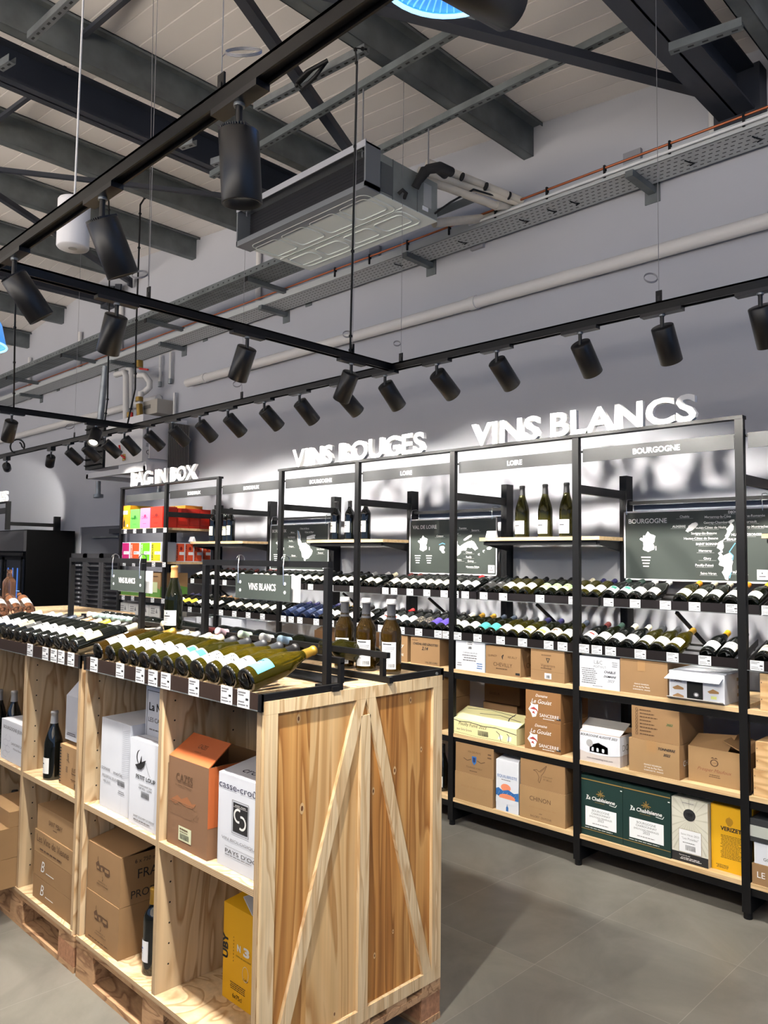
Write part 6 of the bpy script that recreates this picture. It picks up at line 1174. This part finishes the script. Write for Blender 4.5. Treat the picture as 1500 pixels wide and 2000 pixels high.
carton('white carton with raised flap standing on the wave-bordered carton', -3.415, -3.172, 1.50, SZ+.1905, .19, CARTW, [('l', Cp(.66, .5, .10, 0, 360), .0012, mat('pale_violet_line', (170, 172, 190), .7)), ('l', Cp(.72, .3, .12, 0, 300), .0012, mat('pale_violet_line', (170, 172, 190), .7)), ('m', .05, .1, .5, .18, 2, INK)], d=.22, open_=True, inner=CARTW, flaps=[('flap', [(-.12, .0, .189), (.12, .0, .189), (.12, .05, .27), (-.06, .05, .28)], CARTW)])
carton('white carton with pale vine drawing and grey capitals in the second crate', -4.055, -3.745, 1.462, SZ, .19, CARTW, [('t', 'BOURGOGNE JEUNE', .5, .78, .8, INKG, {'h': .09}), ('t', 'SANCERRE 2023', .68, .44, .5, INKG, {'h': .06}), ('t', 'Michel Bernard', .72, .33, .4, INKG, {'h': .05})]+[('l', Cp(.2+.1*(k % 2), .15+.14*k, .10, k*40, k*40+300), .0014, mat('pale_violet_line', (170, 172, 190), .7)) for k in range(4)], d=.22)
for i, (x, y) in enumerate(((-4.26, 1.52), (-4.17, 1.56), (-4.10, 1.60), (-4.22, 1.70), (-4.01, 1.74))):
    o = bottle(BU, 'k', 'w', 'si'); stand(o, x+(.0 if i < 4 else 0), y if i != 2 else 1.72, SZ+.0006, -.4); tag(o, f'dark bottle with silver capsule beside the vine-drawing carton, {ORD[i]} of the cluster', 'bottle', 'bottles beside the vine-drawing carton')
for i, (z, h, m_, P_) in enumerate(((FZ, .098, KRAFT, [('t', 'B', .24, .3, .09, INKW, {'h': .5, 's': .3}), ('m', .32, .3, .56, .4, 1, INKW)]), (FZ+.0985, .1, KRAFT, [('t', 'B', .24, .3, .09, INKW, {'h': .5, 's': .3}), ('m', .32, .3, .56, .4, 1, INKW)]), (FZ+.199, .095, KRAFT2, [('t', 'Les Vins de Vienne', .46, .52, .78, INKB, {'h': .34}), ('m', .14, .14, .8, .32, 1, INKB)]), (FZ+.2945, .108, KRAFT2, [('t', 'SAINT PERAY', .48, .42, .34, INKB, {'h': .2}), ('m', .42, .26, .54, .34, 1, INKB)]))):
    carton(f'flat kraft carton in the second crate, {["bottom", "second", "third", "top"][i]} of the stack of four', -3.59+(.012 if i == 3 else 0), -3.172, 1.455+(.0 if i < 3 else .004), z, h, m_, P_, d=.3, group='stack of flat kraft cartons')
for i, (z, h) in enumerate(((FZ, .132), (FZ+.1325, .135))):
    carton(['kraft carton jutting out of the second crate, lower', 'kraft carton jutting out of the second crate, upper'][i], -4.02, -3.742, 1.345, z, h, KRAFT2, (), d=.4, R=[('l', [(.44,.55),(.52,.75),(.48,.4)], .002, INKB)] if i else (), group='kraft cartons jutting out')
carton('kraft carton with dark script behind the jutting ones in the second crate', -4.05, -3.745, 1.40, FZ+.268, .07, KRAFT2, (), d=.35, R=[('m', .3, .6, .9, .8, 1, INKB)])
for i, (x, y) in enumerate(((-4.27, 1.50), (-4.22, 1.60), (-4.13, 1.50), (-4.12, 1.62), (-4.27, 1.72), (-4.17, 1.73))):
    o = bottle(BO, 'k', None, 'k'); stand(o, x, y, FZ+.0006, 0); tag(o, f'black-capped bottle standing in the second crate bottom, {ORD[i]} of the cluster', 'bottle', 'black-capped bottles in the second crate')
# ---------------------------------------------------------------- far end: cooler, shutter, whisky rack
CB = mat('gloss_black_cooler', (4, 4, 5), .5, spec=.15)
fx1 = -10.30; fx0 = -11.6
ck = thing('drinks_cooler', 'black drinks cooler with lit glass doors at the far wall', 'cooler', (fx0, 3.9, 0))
mb = MB(); mb.box(fx0, fx1, 3.93, 4.56, .0, 2.0, CB); mb.build('cabinet', ck)
mb = MB(); mb.box(fx0, fx1-.005, 3.895, 3.93, 1.72, 1.985, mat('cooler_header', (58, 58, 62), .5)); mb.box(fx0, fx1-.02, 3.885, 3.896, 1.66, 1.70, BLACK); mb.build('header_panel', ck)
BL = mat('cooler_glow', (66, 120, 214), .4, emit=.55)
for i, (xa, xb) in enumerate(((fx0+.02, fx0+.62), (fx0+.66, fx1-.03))):
    mb = MB(); mb.box(xa, xb, 3.9, 3.925, .12, 1.62, mat('cooler_interior', (18, 22, 32), .25)); t = .035
    for q in ((xa, xa+t, .1, 1.64), (xb-t, xb, .1, 1.64), (xa, xb, .1, .1+t), (xa, xb, 1.64-t, 1.64)): mb.box(q[0], q[1], 3.888, 3.9, q[2], q[3], CB)
    d_ = mb.build('door', ck)
    mb = MB()
    for k in range(3):
        x = xa+.12+k*.16
        mb.box(x, x+.03, 3.896, 3.899, .2, 1.5, BL)
    for z in (.5, .85, 1.2): mb.box(xa+t, xb-t, 3.895, 3.8985, z, z+.012, mat('shelf_glint', (150, 190, 240), .3, emit=.5))
    mb.build('lit_shelving', d_)
LV = mat('grey_louvre', (62, 62, 66), .6)
sh_ = thing('louvre_screen', 'dark grey louvred screen standing between the cooler and bag in box bay', 'screen', (-9.4, 4.3, 0))
for i, (xa, xb) in enumerate(((-9.98, -9.55), (-9.53, -9.10), (-9.08, -8.62))):
    mb = MB()
    for q in ((xa, xa+.05), (xb-.05, xb)): mb.box(q[0], q[1], 4.36, 4.40, .02, 1.70, LV)
    mb.box(xa, xb, 4.36, 4.40, 1.64, 1.70, LV); mb.box(xa, xb, 4.36, 4.40, .02, .1, LV); p_ = mb.build('panel_frame', sh_)
    mb = MB()
    for k in range(26): z = .13+k*.058; mb.bar((xa+.05, 4.38, z), (xb-.05, 4.38, z), .05, .008, LV, up=(0, .7, .7))
    mb.build('slats', p_)
wr = thing('shelving_bay', 'far black rack top with WHISKIES lettering above the cooler', 'shelving', (-11.5, 3.98, 0))
fxp = at(18, 1010, 3.985).x
mb = MB(); mb.box(fxp-.03, fxp+.03, 3.985, 4.03, .03, 2.33, BLACK); mb.box(-14, fxp-.03, 3.985, 4.03, 2.30, 2.33, BLACK); mb.build('front_frame', wr) if False else None
mb = MB(); xq = at(20, 1010, 4.57).x
def whisk():
    x1 = at(24, 1010, 3.9).x; x2 = at(70, 1020, 4.55).x
    mb = MB(); mb.box(x1-.06, x1, 3.83, 3.88, 2.001, 2.36, BLACK); mb.box(x1-2.0, x1, 3.83, 3.88, 2.3605, 2.38, BLACK); mb.build('front_post', wr)
    mb = MB(); mb.box(x1-.06, x1-.005, 4.47, 4.55, 2.001, 2.205, BLACK); mb.box(x1-.05, x1-.02, 3.8805, 4.469, 2.06, 2.108, BLACK); mb.build('arm', wr)
    mb = MB(); mb.box(x1-1.9, x1-.075, 3.86, 3.866, 2.22, 2.30, GREYH); mb.build('header_board', wr)
    root = thing('letter_sign', 'white block letters WHISKIES on the far rack, cropped by the picture edge', 'sign', (x1-.7, 3.85, 2.38)); W = glyphs('WHISKIES', .028, 0)[2]; s_ = 1.0/W; xl = x1-1.05
    for i, c in enumerate('WHISKIES'):
        pre = glyphs('WHISKIES'[:i+1], .028, 0)[2]*s_; cw = glyphs(c, .028, 0)[2]*s_
        mb = MB(); mb.text(c, (xl+pre-cw, 3.832, 2.3805), UX, UZ, WHITEL, h=.15, w=cw, al='l', bold=.028, depth=.03, N=(0,-1,0)); mb.build('letter', root)
whisk()
